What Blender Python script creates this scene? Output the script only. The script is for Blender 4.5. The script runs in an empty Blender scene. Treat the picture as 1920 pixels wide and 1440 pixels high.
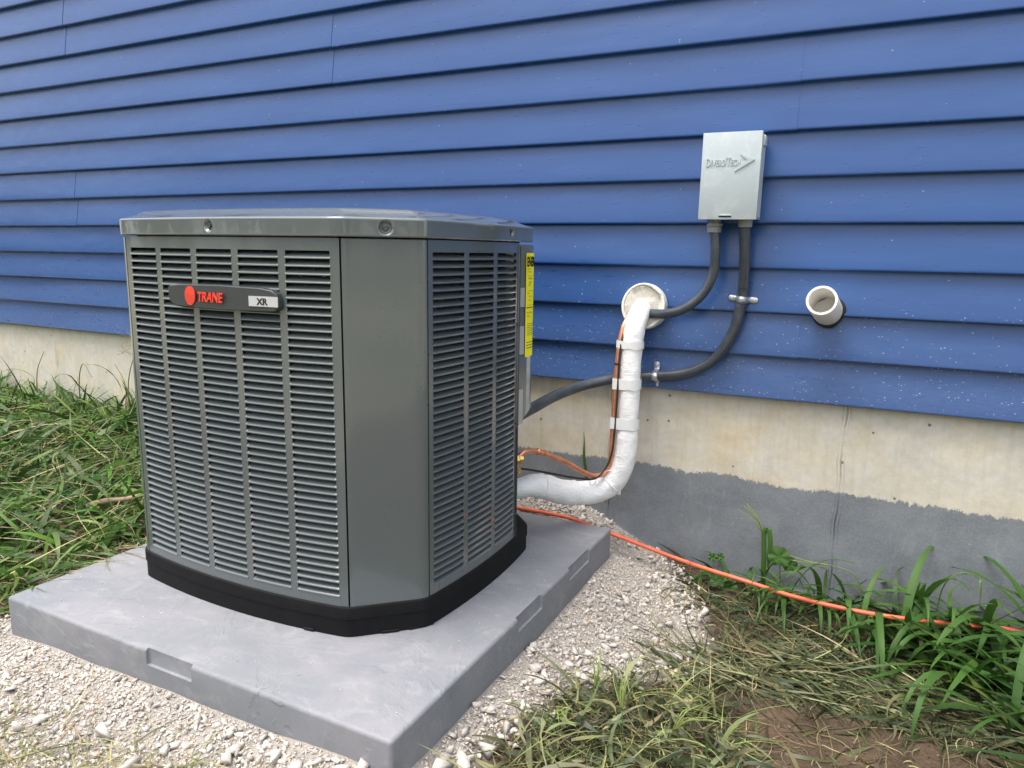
import bpy, bmesh, math, random
import numpy as np
from mathutils import Vector, Matrix
random.seed(7)
rng = np.random.default_rng(11)
S = bpy.context.scene
COL = S.collection

# ------------------------------------------------------------------ camera, sky, sun, exposure
cam_d = bpy.data.cameras.new('camera')
cam = bpy.data.objects.new('camera', cam_d); COL.objects.link(cam); S.camera = cam
PITCH, YAW, ROLL, DIST = 0.179721, 0.467716, 0.0153233, 1.79865
fw = Vector((-math.sin(YAW)*math.cos(PITCH), math.cos(YAW)*math.cos(PITCH), -math.sin(PITCH)))
r0 = Vector((math.cos(YAW), math.sin(YAW), 0)); u0 = r0.cross(fw)
rr = r0*math.cos(ROLL) + u0*math.sin(ROLL); uu = u0*math.cos(ROLL) - r0*math.sin(ROLL)
M = Matrix(((rr.x, uu.x, -fw.x, 0), (rr.y, uu.y, -fw.y, -DIST), (rr.z, uu.z, -fw.z, 0), (0, 0, 0, 1)))
cam.matrix_world = M
cam_d.sensor_width = 36; cam_d.lens = 1374.45/1920*36
cam_d.clip_start = 0.02; cam_d.clip_end = 2000

SUN_DIR = Vector((0.20, 0.24, -1.0)).normalized()          # direction the light travels
W = bpy.data.worlds.new('World'); S.world = W; W.use_nodes = True
wn = W.node_tree.nodes; wl = W.node_tree.links
sky = wn.new('ShaderNodeTexSky'); sky.sky_type = 'NISHITA'; sky.sun_disc = False
sky.sun_elevation = math.asin(-SUN_DIR.z)
sky.sun_rotation = math.atan2(-SUN_DIR.x, -SUN_DIR.y)
sky.air_density = 1.0; sky.dust_density = 9.0; sky.ozone_density = 1.0
bg = wn['Background']; bg.inputs['Strength'].default_value = 0.15
# thin bright cloud over the whole sky
veil = wn.new('ShaderNodeMix'); veil.data_type = 'RGBA'; veil.inputs[0].default_value = .45
veil.inputs[7].default_value = (7.6, 7.9, 8.3, 1)
wl.new(sky.outputs['Color'], veil.inputs[6]); wl.new(veil.outputs[2], bg.inputs['Color'])
sd = bpy.data.lights.new('sun', 'SUN'); sun = bpy.data.objects.new('sun', sd); COL.objects.link(sun)
sd.energy = 1.5; sd.angle = math.radians(34); sd.color = (1.0, 0.97, 0.93)
sun.rotation_euler = SUN_DIR.to_track_quat('-Z', 'Y').to_euler()
S.view_settings.view_transform = 'Standard'; S.view_settings.look = 'None'
S.view_settings.gamma = 1; S.view_settings.use_curve_mapping = False
S.view_settings.exposure = 1.0

# ------------------------------------------------------------------ helpers
def tag(o, label=None, cat=None, group=None, kind=None):
    if label: o['label'] = label
    if cat: o['category'] = cat
    if group: o['group'] = group
    if kind: o['kind'] = kind
    return o
def empty(name, loc=(0, 0, 0), **k):
    o = bpy.data.objects.new(name, None); COL.objects.link(o); o.location = loc; o.empty_display_size = .05
    return tag(o, **k)
def link(name, me, parent=None, smooth=None):
    o = bpy.data.objects.new(name, me); COL.objects.link(o)
    if parent is not None:
        o.parent = parent
        # parents are never rotated or scaled: parts are given in world coordinates
        p = Vector((0, 0, 0)); q = parent
        while q: p += q.location; q = q.parent
        o.location = -p
    return o
def mesh(name, V, F, mat=None, smooth=False):
    me = bpy.data.meshes.new(name)
    me.from_pydata([tuple(v) for v in V], [], [tuple(f) for f in F]); me.update()
    if mat: me.materials.append(mat)
    if smooth: me.polygons.foreach_set('use_smooth', [True]*len(me.polygons))
    return me
def obj(name, V, F, mat, parent=None, smooth=False, **k):
    return tag(link(name, mesh(name, V, F, mat, smooth), parent), **k)
def np_mesh(name, V, F, mat, col=None, smooth=False):
    """V (n,3); F (m,k) with k constant"""
    me = bpy.data.meshes.new(name); V = np.asarray(V, np.float32); F = np.asarray(F, np.int32)
    k = F.shape[1]
    me.vertices.add(len(V)); me.vertices.foreach_set('co', V.ravel())
    me.loops.add(F.size); me.loops.foreach_set('vertex_index', F.ravel())
    me.polygons.add(len(F)); me.polygons.foreach_set('loop_start', np.arange(len(F), dtype=np.int32)*k)
    if smooth: me.polygons.foreach_set('use_smooth', np.ones(len(F), bool))
    me.update(calc_edges=True)
    if col is not None:
        a = me.attributes.new('col', 'FLOAT_COLOR', 'POINT')
        a.data.foreach_set('color', np.c_[np.asarray(col, np.float32), np.ones(len(V), np.float32)].ravel())
    if mat: me.materials.append(mat)
    return me
def box_vf(x0, x1, y0, y1, z0, z1):
    V = [(x, y, z) for x in (x0, x1) for y in (y0, y1) for z in (z0, z1)]
    F = [(0, 1, 3, 2), (4, 6, 7, 5), (0, 4, 5, 1), (2, 3, 7, 6), (0, 2, 6, 4), (1, 5, 7, 3)]
    return V, F
def bevel_box(name, b, mat, parent=None, r=.004, seg=3, **k):
    bm = bmesh.new(); V, F = box_vf(*b)
    vs = [bm.verts.new(v) for v in V]
    for f in F: bm.faces.new([vs[i] for i in f])
    bmesh.ops.recalc_face_normals(bm, faces=bm.faces)
    if r: bmesh.ops.bevel(bm, geom=bm.edges[:], offset=r, segments=seg, affect='EDGES', profile=.5)
    me = bpy.data.meshes.new(name); bm.to_mesh(me); bm.free(); me.materials.append(mat)
    me.polygons.foreach_set('use_smooth', [True]*len(me.polygons))
    me.set_sharp_from_angle(angle=math.radians(40))
    return tag(link(name, me, parent), **k)
def spline(pts, step=.006):
    P = [Vector(p) for p in pts]; P = [P[0]*2-P[1]] + P + [P[-1]*2-P[-2]]
    out = []
    for i in range(1, len(P)-2):
        a, b, c, d = P[i-1:i+3]; n = max(2, int((c-b).length/step))
        for j in range(n):
            t = j/n
            out.append(.5*((2*b)+(c-a)*t+(2*a-5*b+4*c-d)*t*t+(3*b-a-3*c+d)*t**3))
    out.append(P[-2]); return out
def tube_vf(path, rad, n=12, caps=True, V=None, F=None):
    V = [] if V is None else V; F = [] if F is None else F
    base = len(V); up = Vector((0.13, .2, 1)).normalized(); N = len(path); T0 = None
    for i, p in enumerate(path):
        t = (path[min(i+1, N-1)]-path[max(i-1, 0)]).normalized()
        if T0 is None:
            a = t.cross(up)
            if a.length < .05: a = t.cross(Vector((1, 0, 0)))
            a.normalize()
        else:
            a = a - t*a.dot(t); a.normalize()
        T0 = t; b = t.cross(a); r = rad(i, N) if callable(rad) else rad
        for j in range(n):
            an = 2*math.pi*j/n
            rj = r(an) if callable(r) else r
            V.append(p + a*math.cos(an)*rj + b*math.sin(an)*rj)
    for i in range(N-1):
        for j in range(n):
            k = (j+1) % n
            F.append((base+i*n+j, base+i*n+k, base+(i+1)*n+k, base+(i+1)*n+j))
    if caps:
        F.append(tuple(base+j for j in range(n))[::-1]); F.append(tuple(base+(N-1)*n+j for j in range(n)))
    return V, F
def tube(name, path, rad, mat, parent=None, n=12, caps=True, **k):
    V, F = tube_vf([Vector(p) for p in path], rad, n, caps)
    return obj(name, V, F, mat, parent, True, **k)
def disc_tube(name, c, axis, prof, mat, parent=None, n=32, ecc=None, **k):
    """surface of revolution: prof = [(along axis, radius)...]"""
    ax = Vector(axis).normalized(); a = ax.cross(Vector((0, 0, 1)))
    if a.length < .05: a = ax.cross(Vector((1, 0, 0)))
    a.normalize(); b = ax.cross(a); c = Vector(c); V = []; F = []
    for (h, r) in prof:
        for j in range(n):
            an = 2*math.pi*j/n; V.append(c+ax*h+(a*math.cos(an)+b*math.sin(an))*r)
    for i in range(len(prof)-1):
        for j in range(n):
            q = (j+1) % n; F.append((i*n+j, i*n+q, (i+1)*n+q, (i+1)*n+j))
    o = obj(name, V, F, mat, parent, True, **k)
    o.data.set_sharp_from_angle(angle=math.radians(35))
    return o
def text_mesh(s, size, extrude, shear=0, offset=0, width=None):
    cu = bpy.data.curves.new('lettering_curve', 'FONT'); cu.body = s; cu.size = size; cu.extrude = extrude
    cu.shear = shear; cu.offset = offset; cu.align_x = 'LEFT'; cu.resolution_u = 3
    o = bpy.data.objects.new('lettering_source', cu); COL.objects.link(o)
    dg = bpy.context.evaluated_depsgraph_get(); me = bpy.data.meshes.new_from_object(o.evaluated_get(dg))
    bpy.data.objects.remove(o); bpy.data.curves.remove(cu)
    n = len(me.vertices); co = np.empty(n*3, np.float32); me.vertices.foreach_get('co', co); co = co.reshape(-1, 3)
    co[:, 0] -= co[:, 0].min()
    if width: co[:, 0] *= width/co[:, 0].max()
    me.vertices.foreach_set('co', co.ravel()); me.update(); me.materials.clear()
    return me
def remap(me, fn):
    n = len(me.vertices); co = np.empty(n*3, np.float32); me.vertices.foreach_get('co', co); co = co.reshape(-1, 3)
    out = np.array([fn(*c) for c in co.astype(float)], np.float32)
    me.vertices.foreach_set('co', out.ravel()); me.update(); return me

# ------------------------------------------------------------------ materials
def mat(name, base=(.5, .5, .5), rough=.5, metal=0, coat=0, coat_rough=.1, spec=.5):
    m = bpy.data.materials.new(name); m.use_nodes = True
    b = m.node_tree.nodes['Principled BSDF']
    b.inputs['Base Color'].default_value = (*base, 1); b.inputs['Roughness'].default_value = rough
    b.inputs['Metallic'].default_value = metal; b.inputs['Coat Weight'].default_value = coat
    b.inputs['Coat Roughness'].default_value = coat_rough; b.inputs['Specular IOR Level'].default_value = spec
    return m
class NT:
    def __init__(s, m): s.m = m; s.t = m.node_tree; s.b = s.t.nodes['Principled BSDF']
    def n(s, typ, **k):
        x = s.t.nodes.new(typ)
        for a, v in k.items():
            if a in ('operation', 'blend_type', 'data_type', 'feature', 'attribute_name', 'noise_dimensions', 'distance', 'interpolation_type'): setattr(x, a, v)
            else: x.inputs[a.replace('_', ' ')].default_value = v
        return x
    def l(s, a, b): s.t.links.new(a, b)
    def co(s, scale=(1, 1, 1), kind='Object'):
        tc = s.t.nodes.new('ShaderNodeTexCoord'); mp = s.t.nodes.new('ShaderNodeMapping')
        s.l(tc.outputs[kind], mp.inputs['Vector']); mp.inputs['Scale'].default_value = scale; return mp.outputs['Vector']
    def noise(s, vec, scale, detail=4, rough=.55, dist=0):
        x = s.n('ShaderNodeTexNoise', Scale=scale, Detail=detail, Roughness=rough, Distortion=dist)
        if vec is not None: s.l(vec, x.inputs['Vector'])
        return x.outputs['Fac']
    def ramp(s, f, stops):
        x = s.t.nodes.new('ShaderNodeValToRGB'); e = x.color_ramp.elements
        while len(e) < len(stops): e.new(.5)
        for i, (p, c) in enumerate(stops):
            e[i].position = p; e[i].color = (*c, 1) if not isinstance(c, (int, float)) else (c, c, c, 1)
        s.l(f, x.inputs['Fac']); return x.outputs['Color']
    def mix(s, f, a, b, mode='MIX'):
        x = s.t.nodes.new('ShaderNodeMix'); x.data_type = 'RGBA'; x.blend_type = mode
        for v, i in ((f, 0), (a, 6), (b, 7)):
            if isinstance(v, (int, float)): x.inputs[i].default_value = v if i == 0 else (v, v, v, 1)
            elif isinstance(v, tuple): x.inputs[i].default_value = (*v, 1)
            else: s.l(v, x.inputs[i])
        return x.outputs[2]
    def math(s, op, a, b=0.0, clamp=False):
        x = s.t.nodes.new('ShaderNodeMath'); x.operation = op; x.use_clamp = clamp
        for v, i in ((a, 0), (b, 1)):
            if isinstance(v, (int, float)): x.inputs[i].default_value = v
            else: s.l(v, x.inputs[i])
        return x.outputs[0]
    def bump(s, h, strength=.3, dist=.002, prev=None):
        x = s.n('ShaderNodeBump', Strength=strength, Distance=dist); s.l(h, x.inputs['Height'])
        if prev is not None: s.l(prev, x.inputs['Normal'])
        s.l(x.outputs['Normal'], s.b.inputs['Normal']); return x.outputs['Normal']
    def xyz(s, vec):
        x = s.t.nodes.new('ShaderNodeSeparateXYZ'); s.l(vec, x.inputs[0]); return x.outputs
    def base(s, c): s.l(c, s.b.inputs['Base Color'])
    def rough(s, c): s.l(c, s.b.inputs['Roughness'])

# blue vinyl siding
m_siding = mat('blue_vinyl', (.03, .075, .24), .42, spec=.6); t = NT(m_siding)
v = t.co(kind='Object')
big = t.noise(t.co((.7, 1, 3)), 3, 3)
c = t.ramp(big, [(.3, (.0140, .063, .218)), (.7, (.0182, .076, .247))])
z = t.xyz(v)[2]
low = t.math('MULTIPLY_ADD', z, -3.6); t.t.nodes[-1].inputs[2].default_value = -.08
low = t.math('MAXIMUM', low, .022)
spk = t.n('ShaderNodeTexVoronoi', feature='F1', Scale=330, Randomness=1); t.l(t.co((.5, 1, 1)), spk.inputs['Vector'])
spr = t.xyz(spk.outputs['Color'])
hit = t.math('MULTIPLY', t.math('LESS_THAN', spr[0], t.math('MULTIPLY', low, .20)), t.math('LESS_THAN', spk.outputs['Distance'], t.math('MULTIPLY', spr[1], .36)))
dust = t.math('MULTIPLY', t.noise(t.co((2, 1, 9)), 22, 6, .7), t.math('MULTIPLY', low, .16), True)
gr = t.noise(t.co((4.5, 1, 230)), 1.0, 3, .6)
c = t.mix(.5, c, t.mix(gr, (.72, .72, .72), (1.28, 1.28, 1.28)), 'MULTIPLY')
c = t.mix(dust, c, (.42, .46, .52))
c = t.mix(t.math('MULTIPLY', hit, .55), c, (.55, .59, .64)); t.base(c)
grain = t.noise(t.co((4, 1, 300)), 1.0, 2, .5)
wav = t.noise(t.co((2.2, 1, 6)), 1.6, 2)
t.bump(wav, .35, .006)
t.rough(t.ramp(t.noise(t.co((3, 1, 14)), 5, 4), [(.3, .26), (.7, .36)]))

# foundation concrete with grey damp proof coat below
m_found = mat('foundation_concrete', (.4, .36, .27), .9, spec=.25); t = NT(m_found)
v = t.co(); X = t.xyz(v)
stain = t.noise(t.co((1.5, 1, 2.2)), 3.2, 6, .62)
c = t.ramp(stain, [(.25, (.52, .50, .45)), (.46, (.66, .635, .56)), (.60, (.68, .62, .48)), (.78, (.66, .55, .36))])
c = t.mix(t.math('MULTIPLY', t.noise(v, 70, 5, .7), .35), c, (.32, .29, .23))
mot = t.noise(v, 17, 7, .72); c = t.mix(.55, c, t.mix(t.ramp(mot, [(.3, 0), (.7, 1)]), (.78, .76, .72), (1.2, 1.2, 1.22)), 'MULTIPLY')
strk = t.ramp(t.noise(t.co((26, 1, 1.1)), 2.4, 5, .65), [(.50, 0), (.74, 1)]); c = t.mix(t.math('MULTIPLY', strk, .28), c, (.36, .33, .27))
pit = t.n('ShaderNodeTexVoronoi', feature='F1', Scale=36, Randomness=1); t.l(v, pit.inputs['Vector'])
pr = t.xyz(pit.outputs['Color'])
pm = t.math('MULTIPLY', t.math('LESS_THAN', pr[0], .20), t.math('LESS_THAN', t.math('ADD', pit.outputs['Distance'], t.math('MULTIPLY', t.math('SUBTRACT', t.noise(v, 190, 4, .8), .5), .16)), t.math('MULTIPLY', t.math('POWER', pr[1], 2.2), .15)))
c = t.mix(t.math('MULTIPLY', pm, .75), c, (.10, .085, .07))
jag = t.math('ADD', t.math('MULTIPLY', t.noise(t.co((1, 1, .35)), 70, 7, .85), .052), t.math('ADD', t.math('MULTIPLY', t.noise(v, 4, 3), .045), t.math('MULTIPLY', t.noise(v, 330, 3, .8), .022)))
lvl = t.math('ADD', t.math('ADD', X[2], jag), .491)
coatm = t.math('MULTIPLY', t.math('LESS_THAN', lvl, 0), t.math('GREATER_THAN', X[0], -1.6))
miss = t.math('GREATER_THAN', t.noise(v, 60, 5, .7), .70)
coatm = t.math('MULTIPLY', coatm, t.math('SUBTRACT', 1, t.math('MULTIPLY', miss, .55)))
cc = t.ramp(t.noise(t.co((2, 1, 3)), 4, 6, .65), [(.3, (.150, .166, .184)), (.7, (.225, .245, .265))])
cc = t.mix(t.math('MULTIPLY', t.ramp(t.noise(v, 210, 4, .8), [(.45, 0), (.72, 1)]), .34), cc, (.36, .385, .40))
cc = t.mix(t.math('MULTIPLY', t.ramp(t.noise(t.co((1, 1, .4)), 22, 6, .75), [(.55, 0), (.75, 1)]), .35), cc, (.40, .41, .41))
t.base(t.mix(coatm, c, cc))
nb = t.bump(t.noise(v, 55, 6, .7), .25, .003); t.bump(t.math('SUBTRACT', 1, pm), .8, .003, nb)

# air conditioner paint, black base, coil, etc.
m_paint = mat('grey_green_paint', (.16, .18, .175), .28, metal=.08, coat=1.0, coat_rough=.09); t = NT(m_paint)
t.rough(t.ramp(t.noise(t.co(), 7, 5, .6), [(.3, .27), (.7, .29)]))
t.base(t.ramp(t.noise(t.co(), 9, 6, .7), [(.2, (.100, .119, .121)), (.8, (.102, .121, .123))]))
m_cap = mat('grey_green_gloss', (.135, .156, .156), .14, metal=.15, coat=1.0, coat_rough=.03); t = NT(m_cap)
t.bump(t.noise(t.co(), 16, 3, .5), .12, .004)
m_black = mat('black_plastic', (.010, .0105, .012), .62, spec=.18); t = NT(m_black)
t.base(t.ramp(t.noise(t.co(), 30, 6, .7), [(.3, (.0045, .005, .006)), (.78, (.011, .011, .012))])); t.bump(t.noise(t.co(), 240, 4), .2, .0008)
m_dark = mat('dark_interior', (.012, .013, .014), .8)
m_coil = mat('coil_fins', (.03, .03, .03), .6, metal=.3); t = NT(m_coil)
sp = t.noise(t.co((1, 1, 2.6)), 210, 6, .85)
t.base(t.ramp(sp, [(.44, (.012, .013, .014)), (.60, (.05, .052, .054)), (.70, (.40, .41, .41))])); t.bump(sp, .9, .004)  # brightest specks paint sparkle on the fins into the colour
m_screw = mat('screw_steel', (.10, .11, .11), .28, metal=.7)
m_zinc = mat('zinc_steel', (.55, .57, .60), .35, metal=.85)
m_badge = mat('badge_charcoal', (.040, .047, .050), .38)
m_red = mat('red_plastic', (.78, .055, .025), .4)
m_plate = mat('silver_plate', (.55, .56, .58), .35, metal=.2)
m_ink = mat('black_ink', (.012, .012, .012), .6)
m_yellow = mat('yellow_paper', (.93, .87, .005), .6)
m_silver = mat('silver_strip_metal', (.45, .46, .47), .3, metal=.5)
# pad
m_pad = mat('pad_slate_grey', (.2, .21, .23), .62, spec=.35); t = NT(m_pad)
v = t.co()
a = t.noise(v, 4.5, 8, .62, .6); b2 = t.noise(t.co((1, 1.6, 1)), 16, 8, .7, .8)
c = t.ramp(a, [(.30, (.172, .190, .208)), (.48, (.200, .212, .232)), (.62, (.236, .238, .258)), (.8, (.200, .212, .226))])
c = t.mix(t.math('MULTIPLY', t.ramp(b2, [(.52, 0), (.75, 1)]), .45), c, (.37, .375, .385))
ru = t.ramp(t.noise(v, 7.3, 3, .5, .3), [(.70, 0), (.76, 1)])
c = t.mix(t.math('MULTIPLY', ru, .22), c, (.42, .33, .24))
sc = t.ramp(t.noise(t.co((3, 14, 3)), 20, 6, .8, 1.2), [(.66, 0), (.74, 1)])
c = t.mix(t.math('MULTIPLY', sc, .35), c, (.5, .5, .49))
t.base(c)
wm = t.ramp(t.noise(v, 2.6, 3, .5, .8), [(.47, 0), (.50, 1), (.53, 0)]); c = t.mix(t.math('MULTIPLY', wm, .06), c, (.40, .40, .41))
fine = t.noise(v, 300, 3, .7); c = t.mix(.30, c, t.mix(fine, (.6, .6, .6), (1.4, 1.4, 1.4)), 'MULTIPLY'); t.base(c)
sl = t.n('ShaderNodeTexVoronoi', feature='SMOOTH_F1', Scale=3.1, Randomness=1, Smoothness=.25)
wv = t.t.nodes.new('ShaderNodeVectorMath'); wv.operation = 'ADD'; t.l(v, wv.inputs[0])
wn2 = t.n('ShaderNodeTexNoise', Scale=3.0, Detail=3); t.l(v, wn2.inputs['Vector']); t.l(wn2.outputs['Color'], wv.inputs[1]); t.l(wv.outputs[0], sl.inputs['Vector'])
step = t.ramp(t.noise(v, 3.6, 5, .6, 1.4), [(.40, 0), (.43, .5), (.55, .55), (.58, 1)])
nb = t.bump(step, .35, .004); nb = t.bump(sl.outputs['Distance'], .18, .01, nb); nb = t.bump(b2, .30, .0016, nb); t.bump(fine, .35, .0006, nb)
# whites and metals
m_white = mat('white_insulation', (.74, .76, .78), .5); t = NT(m_white)
t.base(t.ramp(t.noise(t.co(), 28, 6, .7), [(.3, (.80, .82, .84)), (.6, (.90, .91, .92))])); t.bump(t.noise(t.co((1, 1, 3.2)), 60, 6, .72), .7, .004)
m_tape = mat('white_tape', (.82, .83, .84), .35); t = NT(m_tape); t.bump(t.noise(t.co((1, 1, 4)), 60, 4), .3, .001)
m_pvc = mat('white_pvc', (.70, .68, .61), .35); t = NT(m_pvc)
t.base(t.ramp(t.noise(t.co(), 20, 5, .6), [(.3, (.70, .68, .62)), (.7, (.80, .79, .75))]))
m_putty = mat('sealant', (.66, .63, .55), .75); t = NT(m_putty); t.bump(t.noise(t.co(), 90, 5, .6), .7, .005)
m_copper = mat('copper', (.72, .26, .12), .38, metal=.75); t = NT(m_copper)
t.base(t.ramp(t.noise(t.co(), 40, 5, .65), [(.3, (.62, .24, .12)), (.7, (.85, .40, .24))]))
m_brass = mat('brass', (.62, .43, .13), .28, metal=1)
m_conduit = mat('conduit_grey', (.030, .034, .042), .28); t = NT(m_conduit)
t.base(t.ramp(t.noise(t.co(), 25, 5, .65), [(.3, (.032, .040, .052)), (.75, (.064, .075, .092))]))
m_fit = mat('fitting_grey', (.24, .25, .26), .45)
m_boxp = mat('box_enamel', (.40, .455, .47), .36); t = NT(m_boxp)
t.base(t.mix(t.math('MULTIPLY', t.ramp(t.noise(t.co(), 34, 6, .75), [(.50, 0), (.72, 1)]), .5), (.44, .505, .525), (.64, .69, .70)))
m_wire = mat('black_wire', (.015, .015, .015), .5)
m_cord = mat('orange_jacket', (.78, .135, .06), .42); t = NT(m_cord)
t.base(t.ramp(t.noise(t.co(), 30, 5, .6), [(.3, (.68, .11, .05)), (.7, (.82, .17, .085))]))
# ground
m_ground = mat('ground_soil', (.1, .07, .05), .95, spec=.2); t = NT(m_ground)
v = t.co()
at = t.n('ShaderNodeAttribute', attribute_name='gravel')
soil = t.ramp(t.noise(v, 9, 8, .7), [(.28, (.040, .028, .020)), (.5, (.135, .092, .060)), (.72, (.26, .182, .118))])
grit = t.noise(v, 260, 5, .8)
soil = t.mix(t.math('MULTIPLY', grit, .5), soil, (.10, .075, .055))
dustc = t.ramp(t.noise(v, 30, 8, .8), [(.3, (.47, .43, .38)), (.6, (.55, .505, .45)), (.8, (.60, .555, .50))])
t.base(t.mix(at.outputs['Fac'], soil, dustc))
nb = t.bump(t.noise(v, 45, 8, .75), .9, .02); t.bump(grit, .6, .004, nb)
m_lawn = mat('lawn_ground', (.07, .09, .03), .95, spec=.1); t = NT(m_lawn)
t.base(t.ramp(t.noise(t.co(), .8, 8, .7), [(.36, (.11, .13, .05)), (.5, (.27, .25, .17)), (.7, (.38, .35, .28))]))
def col_mat(name, rough, trans=0, bumpy=0):
    m = mat(name, rough=rough, spec=.35); t = NT(m)
    a = t.n('ShaderNodeAttribute', attribute_name='col')
    f = t.noise(t.co(), 60, 5, .7)
    c = t.mix(.5, a.outputs['Color'], t.mix(f, (.55, .55, .55), (1.45, 1.45, 1.45)), 'MULTIPLY')
    t.base(c)
    if bumpy: t.bump(t.noise(t.co(), 220, 5, .75), bumpy, .004)
    if trans:
        tr = t.t.nodes.new('ShaderNodeBsdfTranslucent'); t.l(c, tr.inputs['Color'])
        mx = t.t.nodes.new('ShaderNodeMixShader'); mx.inputs[0].default_value = trans
        out = t.t.nodes['Material Output']; t.l(t.b.outputs[0], mx.inputs[1]); t.l(tr.outputs[0], mx.inputs[2]); t.l(mx.outputs[0], out.inputs['Surface'])
    return m
m_stone = col_mat('limestone', .9, 0, .5)
m_grass = col_mat('grass_blade', .42, .3)
m_straw = col_mat('dry_straw', .7, .12)
m_leaf = mat('broad_leaf', (.05, .12, .02), .55, spec=.3); t = NT(m_leaf)
oi = t.t.nodes.new('ShaderNodeObjectInfo')
lc = t.ramp(oi.outputs['Random'], [(0, (.040, .105, .020)), (.5, (.060, .145, .028)), (1, (.085, .180, .040))])
lc = t.mix(t.math('MULTIPLY', t.noise(t.co((1, 1, 1)), 40, 4), .4), lc, (.04, .09, .02)); t.base(lc)
tr = t.t.nodes.new('ShaderNodeBsdfTranslucent'); t.l(lc, tr.inputs['Color']); mx = t.t.nodes.new('ShaderNodeMixShader'); mx.inputs[0].default_value = .3
t.l(t.b.outputs[0], mx.inputs[1]); t.l(tr.outputs[0], mx.inputs[2]); t.l(mx.outputs[0], t.t.nodes['Material Output'].inputs['Surface'])
m_seed = mat('seed_green', (.20, .26, .07), .6)
m_stem = mat('stem_green', (.10, .17, .045), .5)
m_drystem = mat('dry_stem', (.22, .18, .09), .7)
m_wood = mat('twig_bark', (.27, .20, .14), .85); t = NT(m_wood); t.bump(t.noise(t.co(), 90, 5), .6, .003)

# ------------------------------------------------------------------ terrain
CP = np.array([
 (-3.6,.03,-.67),(-2.6,.03,-.67),(-1.7,.03,-.68),(-1.1,.0,-.675),(-.80,-.03,-.672),(-.68,-.03,-.690),(-.60,-.01,-.725),(-.52,.0,-.765),(-.45,.0,-.785),(-.36,.0,-.800),(-.18,.0,-.805),(.0,.0,-.815),(.3,.0,-.81),(.8,.0,-.81),(1.6,.0,-.82),
 (-1.47,-.14,-.69),(-1.47,-.6,-.70),(-1.47,-1.0,-.735),(-1.0,-.14,-.688),(-.8,-.14,-.682),(-.65,-.13,-.715),(-.55,-.13,-.755),
 (-.53,-.3,-.757),(-.53,-.5,-.760),(-.53,-.7,-.757),(-.53,-.85,-.755),(-.53,-1.0,-.757),(-.58,-1.07,-.735),(-.75,-1.07,-.735),(-1.0,-1.07,-.738),(-1.25,-1.07,-.745),(-1.48,-1.07,-.757),
 (-.40,-.15,-.80),(-.40,-.35,-.80),(-.40,-.55,-.795),(-.42,-.75,-.785),(-.32,-.1,-.812),(-.28,-.3,-.83),(-.26,-.5,-.825),(-.3,-.75,-.815),(-.4,-.95,-.80),(-.5,-1.15,-.79),
 (0,-.15,-.825),(0,-.35,-.835),(.1,-.5,-.835),(.3,-.2,-.82),(.35,-.5,-.835),(0,-.9,-.85),(.5,-.9,-.85),(-.3,-1.3,-.84),
 (-1.0,-1.3,-.775),(-1.5,-1.3,-.785),(-.75,-1.25,-.78),(-1.2,-1.7,-.83),(-2.2,-1.25,-.77),(-2.5,-.6,-.70),(-2.0,-.35,-.685),(-1.75,-.8,-.715),(-3.4,-.6,-.69),(-3.4,-1.4,-.77),
 (1.2,-.6,-.85),(1.5,-1.5,-.88),(0,-2,-.88),(-2,-2.3,-.87),(-4.5,-.5,-.70),(-4.5,-2.3,-.85),(-1,-.6,-.76)])
_s = .16
def _phi(a, b):
    d = np.linalg.norm(a[:, None, :]-b[None, :, :], axis=2); return np.sqrt(d*d + .05**2)
_A = _phi(CP[:, :2], CP[:, :2]); _n = len(CP)
_B = np.block([[_A+np.eye(_n)*-2e-3, np.ones((_n, 1))], [np.ones((1, _n)), np.zeros((1, 1))]])
_w = np.linalg.solve(_B, np.r_[CP[:, 2], 0])
def gz(x, y):
    x = np.atleast_1d(np.asarray(x, float)); y = np.atleast_1d(np.asarray(y, float)); out = np.empty(x.shape)
    P2 = np.c_[x.ravel(), y.ravel()]; o = np.empty(len(P2))
    for i in range(0, len(P2), 20000): o[i:i+20000] = _phi(P2[i:i+20000], CP[:, :2])@_w[:-1] + _w[-1]
    return o.reshape(x.shape)
GP = np.array([(-.70,.05),(-.60,.05),(-.47,.03),(-.375,-.09),(-.315,-.27),(-.258,-.37),(-.316,-.48),(-.397,-.56),(-.44,-.66),(-.47,-.76),(-.50,-.86),(-.52,-.96),(-.60,-1.18),(-.78,-1.24),(-1.0,-1.27),(-1.25,-1.32),(-1.55,-1.45),(-2.0,-1.30),(-1.75,-1.12),(-1.52,-1.03),(-1.45,-1.0),(-1.40,-.2),(-1.40,.05)])
def in_poly(x, y, P):
    x = np.asarray(x); y = np.asarray(y); c = np.zeros(x.shape, bool); j = len(P)-1
    for i in range(len(P)):
        a, b = P[i], P[j]
        c ^= ((a[1] > y) != (b[1] > y)) & (x < (b[0]-a[0])*(y-a[1])/(b[1]-a[1]+1e-12)+a[0]); j = i
    return c
def poly_dist(x, y, P):
    x = np.asarray(x); d = np.full(x.shape, 9.0)
    for i in range(len(P)):
        a = P[i-1]; b = P[i]; ab = b-a
        tt = np.clip(((x-a[0])*ab[0]+(y-a[1])*ab[1])/(ab@ab), 0, 1)
        d = np.minimum(d, np.hypot(x-a[0]-tt*ab[0], y-a[1]-tt*ab[1]))
    return np.where(in_poly(x, y, P), d, -d)
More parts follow.
